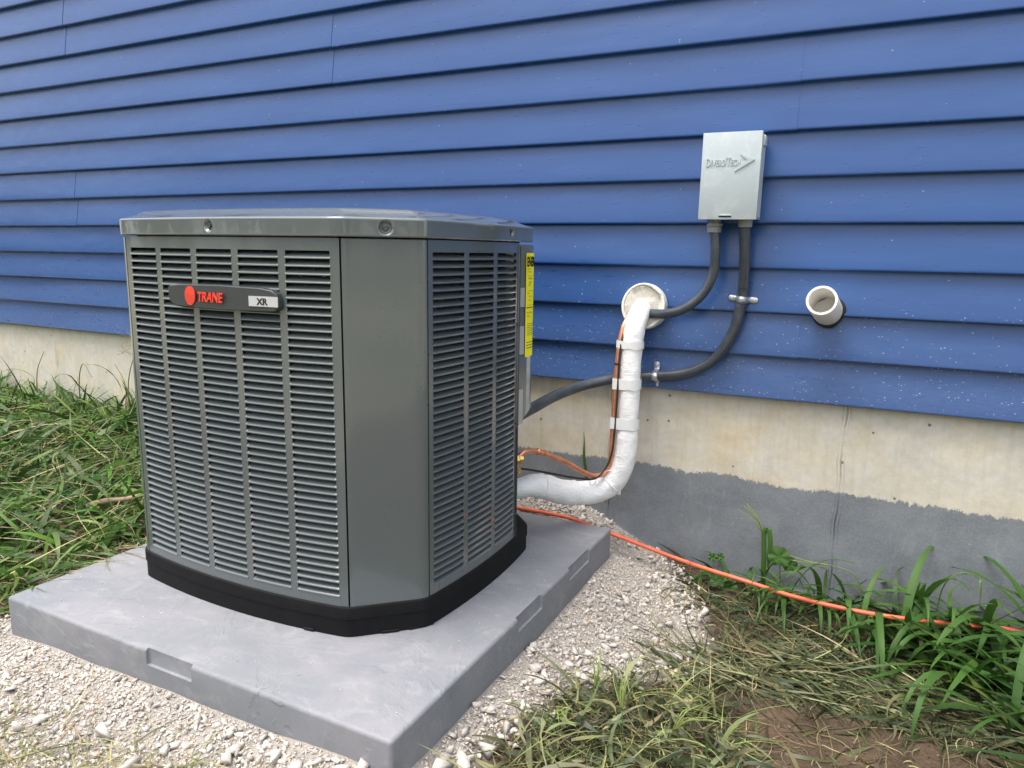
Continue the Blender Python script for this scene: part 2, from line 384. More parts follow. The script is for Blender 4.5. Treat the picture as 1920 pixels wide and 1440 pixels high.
def value_noise(x, y, f, seed):
    r = np.random.default_rng(seed); T = r.random((64, 64))
    u = x*f; v_ = y*f; i = np.floor(u).astype(int); j = np.floor(v_).astype(int); fu = u-i; fv = v_-j
    fu = fu*fu*(3-2*fu); fv = fv*fv*(3-2*fv)
    g = lambda a, b: T[a % 64, b % 64]
    return (g(i, j)*(1-fu)+g(i+1, j)*fu)*(1-fv)+(g(i, j+1)*(1-fu)+g(i+1, j+1)*fu)*fv - .5
def ground_z(x, y):
    x = np.asarray(x, float); y = np.asarray(y, float)
    g = gz(x, y)
    nz = value_noise(x, y, 9, 1)*.016 + value_noise(x, y, 24, 2)*.008 + value_noise(x, y, 60, 3)*.004
    return g + nz*(1-.6*(in_poly(x, y, GP)))
xs = np.r_[np.arange(-5, -2.2, .05), np.arange(-2.2, .6, .012), np.arange(.6, 2.61, .05)]
ys = np.r_[np.arange(-2.6, -1.6, .05), np.arange(-1.6, .031, .012)]
GX, GY = np.meshgrid(xs, ys, indexing='ij'); GZ = ground_z(GX, GY)
nx, ny = GX.shape; V = np.c_[GX.ravel(), GY.ravel(), GZ.ravel()]
idx = np.arange(nx*ny).reshape(nx, ny)
F = np.stack([idx[:-1, :-1], idx[1:, :-1], idx[1:, 1:], idx[:-1, 1:]], -1).reshape(-1, 4)
me = np_mesh('ground', V, F, m_ground, smooth=True)
gd = poly_dist(GX.ravel(), GY.ravel(), GP) + value_noise(GX.ravel(), GY.ravel(), 14, 5)*.06
ga = me.attributes.new('gravel', 'FLOAT', 'POINT'); ga.data.foreach_set('value', np.clip(gd/.04+.6, 0, 1).astype(np.float32))
tag(link('ground', me), kind='structure')
# the yard beyond: ring from the rim of the near ground out to the horizon
Vr = []; Fr = []; rim = [(-5, .03), (-5, -2.6), (2.6, -2.6), (2.6, .03)]
RZ = [float(ground_z(a, b)[0]) if False else -.9 for a, b in rim]
Vr = [(-5, .03, -.75), (-5, -2.58, -.90), (2.6, -2.58, -.92), (2.6, .03, -.86), (-700, 300, -3), (-700, -700, -3), (700, -700, -3), (700, 300, -3)]
Fr = [(0, 4, 5, 1), (1, 5, 6, 2), (2, 6, 7, 3)]
obj('lawn', Vr, Fr, m_lawn, kind='structure')

# the far side of the yard, behind the viewer: an unseen belt of trees added for the glossy paint to mirror
rt = np.random.default_rng(77); VS = []; FS = []; CS = []
for q in range(46):
    a_ = -math.pi*(.04+.92*q/45)+rt.normal(0, .02); R_ = rt.uniform(24, 34); h = rt.uniform(3.5, 8.5); cx_, cy_ = -1+R_*math.cos(a_), R_*math.sin(a_)
    n = 420; p = rt.normal(size=(n, 3)); p /= np.linalg.norm(p, axis=1)[:, None]; p *= (rt.random(n)**.4)[:, None]*np.array([h*.38, h*.38, h*.46]); p += np.array([cx_, cy_, h*.52-.9])
    d1 = rt.normal(0, .28, (n, 3)); d2 = rt.normal(0, .28, (n, 3)); b0 = sum(len(v_) for v_ in VS)
    VS.append(np.stack([p-d1, p+d1, p+d2], 1).reshape(-1, 3)); FS.append(np.arange(n*3).reshape(-1, 3)+b0)
    CS.append(np.repeat(np.array([[.045, .085, .025]])*rt.uniform(.6, 1.5, (n, 1)), 3, 0))
tag(link('unseen_treeline', np_mesh('unseen_treeline', np.concatenate(VS), np.concatenate(FS), m_grass, np.concatenate(CS))), kind='stuff')

# ------------------------------------------------------------------ house: siding, foundation
house = empty('house', (-1.2, .3, -.8), label='house wall of blue clapboard siding over a bare concrete foundation with a grey coated foot', cat='house')
C = .1016; Z0 = -.33585
PROF = [(.0155, .0035), (.0147, .0008), (.0030, -.0004), (.0008, .0002), (0, .0018), (.0002, .0050), (.0022, .020), (.0062, .045), (.0106, .070), (.0138, .090), (.0157, .1040)]
def siding(x0, x1, k0, dy, tilt):
    zs = []
    for c_ in range(2): zs += [(y, z + c_*C) for (y, z) in PROF]
    n = max(3, int((x1-x0)/.12)); V = []; F = []; m = len(zs)
    for i in range(n+1):
        x = x0 + (x1-x0)*i/n
        w = .0007*math.sin(x*3.1+k0*1.7)+.0005*math.sin(x*7.3+k0)
        dz = .0008*math.sin(x*1.3+k0*2.1) + tilt*(x-x0)
        for (y, z) in zs: V.append((x, y-.0010*(i/n)-.0002+w*(1 if y < .012 else 0), Z0+k0*C+z+dz))
    for i in range(n):
        for j in range(m-1): F.append((i*m+j, (i+1)*m+j, (i+1)*m+j+1, i*m+j+1))
    b0 = len(V)
    for (y, z) in zs: V.append((x1, y-.0002, Z0+k0*C+z+tilt*(x1-x0)))
    F += [(n*m+j, b0+j, b0+j+1, n*m+j+1) for j in range(m-1)]
    o = obj('siding_panel', V, F, m_siding, house, True)
    o.data.set_sharp_from_angle(angle=math.radians(50))
    return o
JOINT = {0: -.170, 1: -2.26, 2: -2.780, 3: -.211, 4: -1.520, 5: -2.763, 6: 1.2, 7: -.7, 8: -2.0, 9: .2, 10: -1.3, 11: -2.5, 12: -.4, 13: -1.8}
for j in range(14):
    xj = JOINT[j]; cuts = [c_ for c_ in (xj-2*3.66, xj-3.66, xj, xj+3.66) if -5.2 < c_ < 2.5]
    e = [-5.3] + cuts + [2.6]
    for q in range(len(e)-1):
        siding(e[q] - (.025 if q else 0), e[q+1], 2*j, 0, random.uniform(-.0003, .0003))
# sheathing behind the siding, then the foundation with its form joints
Vs, Fs = box_vf(-5.3, 2.6, .0185, .20, Z0+.004, Z0+29*C)
obj('sheathing', Vs, Fs, m_dark, house)
FX = [(-5.3, -1)]
fv = []; ff = []
jx = [-4.18, -3.03, -1.76, -1.19, -.622, -.056, .51, 1.08, 1.65]
prof = []
for x in jx:
    prof += [(x-.013, 0), (x-.0095, 0), (x-.008, -.0016), (x-.0062, 0), (x-.002, 0), (x-.0006, .0032), (x+.0008, .0032), (x+.002, -.0006), (x+.006, 0), (x+.0075, -.0014), (x+.009, 0)]
prof = [(-5.3, 0)] + prof + [(2.6, 0)]
zz = [Z0+.0030 - .02*i for i in range(0, 49)]
for i, zc in enumerate(zz):
    for (x, d) in prof:
        wob = .0016*math.sin(zc*31+x*5)+.0009*math.sin(zc*83+x)
        near = any(abs(x-q) < .02 for q in jx)
        fv.append((x + (wob if near else 0), .025 + d*(.75+.5*math.sin(zc*47+x*9)), zc))
m = len(prof)
for i in range(len(zz)-1):
    for j in range(m-1): ff.append((i*m+j, (i+1)*m+j, (i+1)*m+j+1, i*m+j+1))
n0 = len(fv)
fv += [(-5.3, .2, zz[0]), (2.6, .2, zz[0]), (-5.3, .2, zz[-1]), (2.6, .2, zz[-1])]
ff += [tuple(range(m))[::1] + (n0+1, n0)]
obj('foundation', fv, ff, m_found, house)

# ------------------------------------------------------------------ equipment pad
PX0, PX1, PY0, PY1, PZ0, PZ1 = -1.4685, -.555, -1.056, -.1385, -.790, -.675
pad = bevel_box('equipment_pad', (PX0, PX1, PY0, PY1, PZ0, PZ1), m_pad, None, r=.007, seg=4,
                label='square slate grey composite pad under the air conditioner', cat='pad')
def carve(o, boxes):
    cs = []
    for b in boxes:
        c_ = bevel_box('cutter', b, m_pad, None, r=.0025, seg=2); cs.append(c_)
        md = o.modifiers.new('notch', 'BOOLEAN'); md.operation = 'DIFFERENCE'; md.object = c_; md.solver = 'EXACT'
    dg = bpy.context.evaluated_depsgraph_get(); me = bpy.data.meshes.new_from_object(o.evaluated_get(dg))
    o.modifiers.clear(); o.data = me
    for c_ in cs: bpy.data.objects.remove(c_)
carve(pad, [(-1.065, -.955, PY0-.02, PY0+.006, -.704, -.66), (PX1-.006, PX1+.02, -.66, -.55, -.704, -.66), (PX1-.005, PX1+.02, -.41, -.29, -.704, -.66)])
pad.data.set_sharp_from_angle(angle=math.radians(40))
bevel_box('bottom_lip', (PX1+.0005, PX1+.009, -.86, -.665, -.7665, -.7615), m_pvc, pad, r=.0008, seg=1)

# ------------------------------------------------------------------ air conditioner
ac = empty('air_conditioner', (-1.049, -.555, -.675), label='grey louvred outdoor air conditioner unit standing on the slate grey pad', cat='air conditioner')
def arc(p, q, sag, n=40):
    p = Vector(p); q = Vector(q); d = q-p; L = d.length; nrm = Vector((d.y, -d.x))/L
    if sag < 1e-6: return [p+d*i/n for i in range(n)]
    R = (L*L/4+sag*sag)/(2*sag); c_ = (p+q)/2 - nrm*(R-sag); h = math.asin(L/2/R); out = []
    a0 = math.atan2(nrm.y, nrm.x)
    for i in range(n): a = a0 - h + 2*h*i/n; out.append(c_ + Vector((math.cos(a), math.sin(a)))*R)
    return out
FL, FR, RF, RB, BR, BL, LB, LF = (-1.314, -.862), (-.789, -.862), (-.688, -.766), (-.688, -.352), (-.789, -.252), (-1.309, -.252), (-1.410, -.352), (-1.410, -.766)
loop = arc(FL, FR, .024) + arc(FR, RF, 0, 12) + arc(RF, RB, .015) + arc(RB, BR, 0, 12) + arc(BR, BL, .02) + arc(BL, LB, 0, 12) + arc(LB, LF, .015) + arc(LF, FL, 0, 12)
def resample(pts, step):
    P = np.array([(p.x, p.y) for p in pts]); P = np.r_[P, P[:1]]
    s = np.r_[0, np.cumsum(np.hypot(*np.diff(P, axis=0).T))]; n = int(s[-1]/step); u = np.linspace(0, s[-1], n, endpoint=False)
    return np.c_[np.interp(u, s, P[:, 0]), np.interp(u, s, P[:, 1])], s[-1]/n
PL, STEP = resample(loop, .001)
w_ = int(.050/STEP); ker = np.hanning(w_+2)[1:-1]; ker /= ker.sum()
def csmooth(a): return np.convolve(np.r_[a[-w_:], a, a[:w_]], ker, 'same')[w_:-w_]
PL = np.c_[csmooth(PL[:, 0]), csmooth(PL[:, 1])]
Tg = np.roll(PL, -1, 0)-np.roll(PL, 1, 0); Tg /= np.linalg.norm(Tg, axis=1)[:, None]
PN = np.c_[Tg[:, 1], -Tg[:, 0]]
NP = len(PL)
def near_idx(x, y): return int(np.argmin((PL[:, 0]-x)**2+(PL[:, 1]-y)**2))
def Sf(s, d=0.0):
    """point on the plan outline at arc length s, d metres inwards"""
    f = s/STEP; i = int(math.floor(f)); fr = f-i; a = i % NP; b = (i+1) % NP
    p = PL[a]*(1-fr)+PL[b]*fr; n = PN[a]*(1-fr)+PN[b]*fr
    return p[0]-n[0]*d, p[1]-n[1]*d
sA = near_idx(-.783, -.866)*STEP; sL = near_idx(-1.303, -.866)*STEP
if sL > sA: sL -= NP*STEP
sB = near_idx(-.686, -.757)*STEP; sE = near_idx(-.6745, -.432)*STEP
ZB, ZT = -.6225, .0160
TH = .0011; GAP = .0016
SLOT0, SLOT1, NL = -.6025, -.0045, 45
PIT = (SLOT1-SLOT0)/NL
def panel_frame(name, s0, s1, cols, parent, mat_=None, rim=.010):
    us = sorted(set([s0, s1] + [c_ for a in cols for c_ in a])); full = []
    for a, b in zip(us[:-1], us[1:]):
        n = max(1, int((b-a)/.012)); full += [a+(b-a)*i/n for i in range(n)]
    full.append(us[-1]); zs = [ZB, SLOT0, SLOT1, ZT]; V = []; F = []
    mz = len(zs)
    for d in (0, TH):
        for s in full:
            for z in zs: V.append((*Sf(s, d), z))
    N = len(full); off = N*mz
    def hole(i): c_ = (full[i]+full[i+1])/2; return any(a < c_ < b for a, b in cols)
    for i in range(N-1):
        for j in range(mz-1):
            if j == 1 and hole(i): continue
            q = (i*mz+j, (i+1)*mz+j, (i+1)*mz+j+1, i*mz+j+1); F.append(q); F.append(tuple(off+k for k in q)[::-1])
    # slot edges
    for i in range(N):
        l = i > 0 and hole(i-1); r = i < N-1 and hole(i)
        if l != r: a = i*mz+1; F.append((a, a+1, off+a+1, off+a) if r else (a+1, a, off+a, off+a+1))
    # rims folded inwards
    b0 = len(V)
    for s in (s0, s1):
        for d in (0, rim):
            for z in (ZB, ZT): V.append((*Sf(s, d), z))
    F += [(b0, b0+1, b0+3, b0+2), (b0+4, b0+6, b0+7, b0+5)]
    b0 = len(V)
    for s in full:
        for (d, z) in ((0, ZT), (rim, ZT), (0, ZB), (rim, ZB)): V.append((*Sf(s, d), z))
    for i in range(N-1):
        a = b0+i*4; F += [(a, a+4, a+5, a+1), (a+2, a+3, a+7, a+6)]
    return obj(name, V, F, mat_ or m_paint, parent)
LPROF = [(-.0011, .0002), (-.0012, .0018), (-.0004, .0030), (.0050, .0066), (.0125, .0105), (.0130, .0098), (.0055, .0057), (.0008, .0019), (.0004, .0004)]
def louver_vf(s0, s1, zb=0.0, V=None, F=None):
    V = [] if V is None else V; F = [] if F is None else F
    base = len(V); L = s1-s0; e0 = -.0012
    ss = [(s0+e0, .04), (s0+.0004, .45), (s0+.0022, .85), (s0+.005, 1)] + [(s0+L*f, 1) for f in (.25, .5, .75)] + [(s1-.005, 1), (s1-.0022, .85), (s1-.0004, .45), (s1-e0, .04)]
    m = len(LPROF)
    for (s, k) in ss:
        for (d, z) in LPROF:
            kz = k if d > .001 else 1
            V.append((*Sf(s, d*k if d > 0 else d), zb+(.0030+(z-.0030)*(.35+.65*kz) if z > .003 else z)))
    for i in range(len(ss)-1):
        for j in range(m):
            q = (j+1) % m; F.append((base+i*m+j, base+(i+1)*m+j, base+(i+1)*m+q, base+i*m+q))
    F.append(tuple(base+j for j in range(m))); F.append(tuple(base+(len(ss)-1)*m+j for j in range(m))[::-1])
    return V, F
# columns
Lf = sA-sL
front_cols = []
edge = .0185; gapc = .0150; cw = (Lf-2*edge-4*gapc)/5
for i in range(5): a = sL+edge+i*(cw+gapc); front_cols.append((a, a+cw))
Lr = sE-sB; cwr = (Lr-.0125-.0135-2*gapc)/3
side_cols = []
for i in range(3): a = sB+.0125+i*(cwr+gapc); side_cols.append((a, a+cwr))
front = panel_frame('front_panel', sL+GAP, sA-GAP, front_cols, ac)
side = panel_frame('side_panel', sB+GAP, sE, side_cols, ac)
def louvers(cols, parent, rows):
    for (a, b), rw in zip(cols, rows):
        V, F = louver_vf(a, b); me = mesh('louver', V, F, m_paint, False)
        for r in rw:
            o = link('louver', me, parent); o.location.z += SLOT0+r*PIT
louvers(front_cols, front, [range(NL)]*5)
louvers(side_cols[:2], side, [range(NL), range(NL-30, NL)])
V = []; F = []
for r in range(NL-30): louver_vf(*side_cols[1], SLOT0+r*PIT, V, F)
for r in range(NL): louver_vf(*side_cols[2], SLOT0+r*PIT, V, F)
obj('louver_rows', V, F, m_paint, side, kind='stuff')
# panels on the far sides (same construction, seen only from elsewhere)
def far_panel(name, s0, s1, n):
    c_ = (s1-s0-2*.02-(n-1)*gapc)/n; cols = [(s0+.02+i*(c_+gapc), s0+.02+i*(c_+gapc)+c_) for i in range(n)]
    p = panel_frame(name, s0, s1, cols, ac); V = []; F = []
    for a, b in cols:
        for r in range(NL): louver_vf(a, b, SLOT0+r*PIT, V, F)
    obj('louver_rows', V, F, m_paint, p, kind='stuff')
sBR = near_idx(-.795, -.248)*STEP; sBL = near_idx(-1.303, -.248)*STEP; sLB = near_idx(-1.412, -.36)*STEP; sLF = near_idx(-1.412, -.757)*STEP
far_panel('back_panel', sBR+GAP, sBL-GAP, 5); far_panel('left_panel', sLB+GAP, sLF-GAP, 4)
def corner(name, s0, s1, zb, zt, rim=.010):
    n = max(8, int((s1-s0)/.002)); V = []; F = []
    for i in range(n+1):
        s = s0+(s1-s0)*i/n
        for (d, z) in ((rim, zb), (0.0, zb), (0.0, zt-.0012), (.0012, zt), (rim, zt)): V.append((*Sf(s, d), z))
    for i in range(n):
        for j in range(4): F.append((i*5+j, (i+1)*5+j, (i+1)*5+j+1, i*5+j+1))
    F += [(0, 1, 2, 3, 4), tuple(n*5+j for j in (4, 3, 2, 1, 0))]
    o = obj(name, V, F, m_paint, ac, True); o.data.set_sharp_from_angle(angle=math.radians(40)); return o
corner('corner_panel', sA+GAP, sB-GAP, ZB, ZT)
corner('corner_panel', sBL+GAP, sLB-GAP, ZB, ZT)
corner('corner_panel', sLF+GAP, sL+NP*STEP-GAP, ZB, ZT)
def ring(name, prof, mat_, parent, step=.006, smooth=True, closed_top=False, dents=(), dense=0):
    """sweep prof [(outwards, z)] round the plan outline"""
    ids = set(range(0, NP, max(1, int(step/STEP))))
    for (s, z, r, dep) in dents:
        c_ = int(s/STEP)
        for k in range(-24, 25): ids.add((c_+k) % NP)
    ids = sorted(ids); V = []; F = []; m = len(prof)
    for i in ids:
        for (o_, z) in prof:
            d = o_
            for (s, zc, r, dep) in dents:
                ds = (i*STEP-s)
                q = math.hypot(ds, (z-zc))/r
                if q < 1.5 and o_ > .0038:
                    d -= dep*(1/(1+math.exp((q-.80)*14)))
            V.append((PL[i, 0]+PN[i, 0]*d, PL[i, 1]+PN[i, 1]*d, z))
    N = len(ids)
    for i in range(N):
        k = (i+1) % N
        for j in range(m-1): F.append((i*m+j, k*m+j, k*m+j+1, i*m+j+1))
    if closed_top: F.append(tuple(i*m+m-1 for i in range(N)))
    return obj(name, V, F, mat_, parent, smooth), ids
# base pan: two steps
base, _ = ring('base_pan', [(-.03, -.618), (-.002, -.618), (.0035, -.620), (.0045, -.623), (.0045, -.641), (.0025, -.6425), (.0025, -.6745), (.0, -.675), (-.05, -.675)], m_black, ac, .003)
base.data.set_sharp_from_angle(angle=math.radians(40))
V = []; F = []
for (s, ln) in ((sA+.055, .03), (sA+.105, .045), (sA-.09, .02)):
    for i in range(2):
        for (d, z) in ((-.0038, -.6748), (-.0058, -.6735), (-.0058, -.6705), (-.0030, -.6695)): V.append((*Sf(s+ln*i, d), z))
    b0 = len(V)-8; F += [(b0+j, b0+4+j, b0+5+j, b0+1+j) for j in range(3)]
for q in range(3): obj('base_foot', V[q*8:q*8+8], F[:3], m_black, ac)
# flat dark patch painting the shade of a slot in the foot of the corner panel
V = []; F = []
s = sA+.068
for i in range(2):
    for (d, z) in ((-.0004, ZB+.001), (-.0004, ZB+.0035)): V.append((*Sf(s+.024*i, d), z))
F = [(0, 2, 3, 1)]
obj('corner_slot_shade', V, F, m_dark, ac)
# coil behind the louvres
coil, _ = ring('coil', [(-.024, -.615), (-.024, .02)], m_coil, ac, .01, False)
def slivers(parent):
    V = []; F = []
    pts = [(front_cols[4], .30, 26, .055, .014), (side_cols[0], .86, 12, .04, .012), (side_cols[0], .66, 8, .04, .01), (front_cols[1], .47, 8, .04, .01), (front_cols[4], .93, 14, .06, .012)]
    for (a, b), fz, n, ws, hs in pts:
        zc = SLOT0+(SLOT1-SLOT0)*(fz+.38 if fz < .4 else fz)
        for _ in range(n):
            s = (a+b)/2+random.uniform(-ws, ws)*.5; z = zc+random.uniform(-hs, hs); L = random.uniform(.002, .007); th = random.uniform(-.6, .6)
            k = len(V)
            for (ds, dz) in ((-L, -.0004), (L, -.0004), (L, .0005), (-L, .0005)):
                V.append((*Sf(s+ds*math.cos(th), .0215+random.uniform(0, .002)), z+ds*math.sin(th)+dz))
            F.append((k, k+1, k+2, k+3))
    obj('bent_fins', V, F, m_zinc, parent, kind='stuff')
slivers(coil)
# top cap with dimpled skirt
sD1 = near_idx(-1.047, -.886)*STEP; sD2 = near_idx(-.733, -.811)*STEP; sD3 = near_idx(-.6735, -.480)*STEP
zc = .0335
dents = [(sD1, zc+.001, .0105, .0055), (sD2, zc, .0125, .0055), (sD3, zc+.003, .0105, .0055)]
prof = [(-.035, .0182), (.0006, .0182), (.0030, .0186), (.0040, .0196)]
prof += [(.0044+.0003*i/16, .0205+.0255*i/16) for i in range(17)]
prof += [(.0044, .0474), (.0036, .0486), (.0015, .0497), (-.002, .0508), (-.012, .0535), (-.024, .0572), (-.033, .0616), (-.040, .0646), (-.047, .0660), (-.056, .0662), (-.066, .0655)]
cap, ids = ring('top_cap', prof, m_cap, ac, .005, dents=dents)
cme = cap.data
# shroud from the cap inwards to the round fan opening
V = []; F = []; cx, cy = -1.049, -.557; N = len(ids); R0 = .235
for i in ids:
    p = (PL[i, 0]-PN[i, 0]*.066, PL[i, 1]-PN[i, 1]*.066); an = math.atan2(p[1]-cy, p[0]-cx)
    V.append((*p, .0655)); V.append((cx+math.cos(an)*R0, cy+math.sin(an)*R0, .062)); V.append((cx+math.cos(an)*(R0-.008), cy+math.sin(an)*(R0-.008), .052)); V.append((cx+math.cos(an)*(R0-.01), cy+math.sin(an)*(R0-.01), -.08))
for i in range(N):
    k = (i+1) % N
    for j in range(3): F.append((i*4+j, k*4+j, k*4+j+1, i*4+j+1))
obj('fan_shroud', V, F, m_cap, cap, True)
V = []; F = []
for r in np.arange(.03, .232, .016):
    tube_vf([Vector((cx+math.cos(a)*r, cy+math.sin(a)*r, .056+.0*(1-r/.23))) for a in np.linspace(0, 2*math.pi, 49)], .0016, 5, False, V, F)
for a in np.linspace(0, 2*math.pi, 9)[:-1]:
    tube_vf([Vector((cx+math.cos(a)*.02, cy+math.sin(a)*.02, .0535)), Vector((cx+math.cos(a)*.234, cy+math.sin(a)*.234, .0535))], .002, 5, True, V, F)
obj('fan_guard', V, F, m_black, cap, True)
V = []; F = []
for q in range(4):
    a0 = q*math.pi/2; b0 = len(V)
    for i in range(7):
        r = .04+.17*i/6
        for j in range(5):
            an = a0+(j/4-.5)*.9*(1-.2*i/6); V.append((cx+math.cos(an)*r, cy+math.sin(an)*r, -.01-.05*(j/4)))
    for i in range(6):
        for j in range(4): F.append((b0+i*5+j, b0+(i+1)*5+j, b0+(i+1)*5+j+1, b0+i*5+j+1))
obj('fan_blades', V, F, m_zinc, ac, True)
disc_tube('fan_motor', (cx, cy, -.15), (0, 0, 1), [(0, .001), (0, .06), (.17, .06), (.175, .03), (.175, .001)], m_black, ac, 24)
def screw_at(s, z, out, parent, r=.0042, name='screw'):
    x, y = Sf(s, -out); i = int(s/STEP) % NP
    disc_tube(name, (x, y, z), (PN[i, 0], PN[i, 1], 0), [(-.004, r*1.5), (.0008, r*1.5), (.0011, r*.95), (.0032, r*.9), (.0036, r*.7), (.0030, r*.3), (.0030, .0001)], m_screw, parent, 12)
screw_at(sD1, zc+.001, -.0008, cap); screw_at(sD2, zc, -.0008, cap); screw_at(sD3, zc+.003, -.0008, cap)
for z in (-.150, -.360, -.565): screw_at(sE-.004, z, 0, side, .003)
# control box on the back right edge, with a sloping underside
q0 = Vector(Sf(sE+.0012, -.001)); cbx = [(q0.x, q0.y), (-.6722, -.40), (-.6725, -.382), (-.6745, -.3705), (-.680, -.361), (-.690, -.349), (-.775, -.258), (-.80, -.275), (-.70, -.45)]
V = []; F = []; n = len(cbx)
for (x, y) in cbx: V.append((x, y, .0125))
zlow = [-.372, -.350, -.342, -.337, -.335, -.332, -.33, -.33, -.372]
for (x, y), z in zip(cbx, zlow): V.append((x, y, z))
F = [(i, i+n, (i+1) % n+n, (i+1) % n) for i in range(n)] + [tuple(range(n)), tuple(range(2*n-1, n-1, -1))]
cb = obj('control_box', V, F, m_cap, ac)
# valve plate below it
V = [(-.682, -.428, .01), (-.682, -.428, -.62), (-.80, -.25, -.62), (-.80, -.25, .01), (-.6745, -.431, .01), (-.6745, -.431, -.62)]
obj('valve_plate', V, [(0, 1, 2, 3), (4, 5, 1, 0)], m_paint, ac)
# label wrapped round the box edge
def strip(pts, z0, z1, off):
    V = []
    P = [Vector(p) for p in pts]
    for i, p in enumerate(P):
        a = P[max(0, i-1)]; b = P[min(len(P)-1, i+1)]; d = (b-a).normalized(); nrm = Vector((d.y, -d.x))
        q = p + nrm*off; V += [(q.x, q.y, z0), (q.x, q.y, z1)]
    return V, [(2*i, 2*i+2, 2*i+3, 2*i+1) for i in range(len(P)-1)]
ypts = [(-.6719, -.412), (-.6721, -.400), (-.6725, -.382), (-.6745, -.3705), (-.680, -.361), (-.690, -.349), (-.745, -.290)]
V, F = strip(ypts, -.222, -.004, .0008)
lab = obj('energy_label', V, F, m_yellow, cb)
L_ = [0]
for a, b in zip(ypts[:-1], ypts[1:]): L_.append(L_[-1]+math.hypot(b[0]-a[0], b[1]-a[1]))
def on_label(x, y, z):
    px = np.interp(x, L_, [p[0] for p in ypts]); py = np.interp(x, L_, [p[1] for p in ypts])
    i = min(max(int(np.searchsorted(L_, x)), 1), len(ypts)-1); d = Vector(ypts[i])-Vector(ypts[i-1]); d.normalize()
    return (px+d.y*(.0014+z), py-d.x*(.0014+z), y)
def label_text(s, x, z, size, width=None, offset=.0):
    me = text_mesh(s, size, .0002, 0, offset, width); me.materials.append(m_ink)
    remap(me, lambda a, b, c_: on_label(a+x, b+z, 0)); return link('print', me, lab)
label_text('ENERGYGUIDE', .003, -.031, .026, .112, .0011)
label_text('U.S. Government', .004, -.013, .005)
for s_, x_, z_, sz in (('Central Air', .004, -.038, .0045), ('Conditioner', .004, -.044, .0045), ('Cooling', .010, -.058, .006), ('17', .013, -.073, .015), ('Efficiency', .014, -.095, .004), ('Rating', .006, -.088, .004), ('Range', .015, -.103, .004), ('Heat Pump', .006, -.130, .006), ('Efficiency', .007, -.137, .0045)):
    label_text(s_, x_, z_, sz)
def label_bar(x0, x1, z0, z1):
    P = [on_label(x, z, 0) for z in (z0, z1) for x in np.linspace(x0, x1, 8)]
    obj('print_rule', P, [(i, i+1, i+9, i+8) for i in range(7)], m_ink, lab)
label_bar(.001, .085, -.1185, -.1165)
for z in (-.0515, -.0825, -.1125): label_bar(.006, .085, z, z+.0005)
for i in range(7): label_bar(.007, .05+.02*random.random(), -.152-.004*i, -.1512-.004*i)
for i in range(3): label_bar(.006, .04+.02*random.random(), -.192-.006*i, -.1906-.006*i)
# silver strips on the flange beside it
for (z0, z1) in ((-.115, -.075), (-.215, -.155), (-.365, -.29)):
    V, F = strip([(q0.x+.0008, q0.y+.003), (-.6724, -.4155)], z0, z1, .0006); obj('silver_strip', V, F, m_silver, cb)
# badge on the front grille
s_b = near_idx(-1.022, -.886)*STEP
bz = -.0865; BL_, BH = .258, .041
def badge_pt(u, w, d):   # u along front from badge centre, w up, d out
    x, y = Sf(s_b+u, -d); return (x, y, bz+w)
out = []
hl = BL_/2
shape = [(-hl, .012), (-hl+.004, .0165), (-hl+.03, .0195), (0, .0215), (hl-.035, .0190), (hl-.014, .0160), (hl-.004, .010), (hl, .0), (hl, -.012), (hl-.008, -.0185), (hl-.02, -.0195), (0, -.0215), (-hl+.035, -.0195), (-hl+.012, -.0165), (-hl+.002, -.010), (-hl, -.002)]
V = []; F = []; n = len(shape)
for (k, d) in ((1, .001), (1, .0095), (.985, .0122), (.94, .0132)):
    for (u, w) in shape: V.append(badge_pt(u*(1-(1-k)*.25), w*(1-(1-k)*1.3), d))
for r in range(3):
    for i in range(n): F.append((r*n+i, r*n+(i+1) % n, (r+1)*n+(i+1) % n, (r+1)*n+i))
F.append(tuple(3*n+i for i in range(n)))
badge = obj('badge', V, F, m_badge, ac, True); badge.data.set_sharp_from_angle(angle=math.radians(30))
badge.data.update()
V = []; F = []; n = 32; ue, re_, rw = -.069, .0165, .0130
for d in (.0125, .0142):
    for j in range(n): V.append(badge_pt(ue+math.cos(2*math.pi*j/n)*rw, .0005+math.sin(2*math.pi*j/n)*re_, d))
F = [(j, (j+1) % n, n+(j+1) % n, n+j) for j in range(n)] + [tuple(n+j for j in range(n))]
obj('emblem', V, F, m_red, badge)
V = []; F = []
for i in range(7):
    w0 = .002-.0024*i; hw = rw*math.sqrt(max(0, 1-((w0-.0005)/re_)**2))*.97; k = len(V)
    for j in range(9):
        u = ue - hw + 2*hw*j/8; w = w0+.0011*math.sin(j/8*math.pi*1.6+.4)
        V += [badge_pt(u, w, .01435), badge_pt(u, w+.00038, .01435)]
    F += [(k+2*j, k+2*j+2, k+2*j+3, k+2*j+1) for j in range(8)]
obj('emblem_lines', V, F, m_badge, badge)
def badge_text(s_, u0, w0, size, width, m_, sh=0, off=0, d0=.0128, name='lettering', ex=.0008):
    me = text_mesh(s_, size, ex, sh, off, width); me.materials.append(m_)
    remap(me, lambda a, b, c_: badge_pt(u0+a, w0+b, d0+ex+c_)); return link(name, me, badge)
badge_text('TRANE', -.049, -.0085, .0235, .060, m_red, .18, .0004)
u1, u2, w1, w2 = .068, .1275, -.0115, .0055
V = [badge_pt(u, w, .0139) for w in (w1, w2) for u in np.linspace(u1, u2, 6)] + [badge_pt(u, w, .0125) for w in (w1, w2) for u in np.linspace(u1, u2, 6)]
F = [(i, i+1, i+7, i+6) for i in range(5)] + [(12+i, 13+i, i+1, i) for i in range(5)] + [(6+i, 7+i, 19+i, 18+i) for i in range(5)] + [(12, 0, 6, 18), (5, 17, 23, 11)]
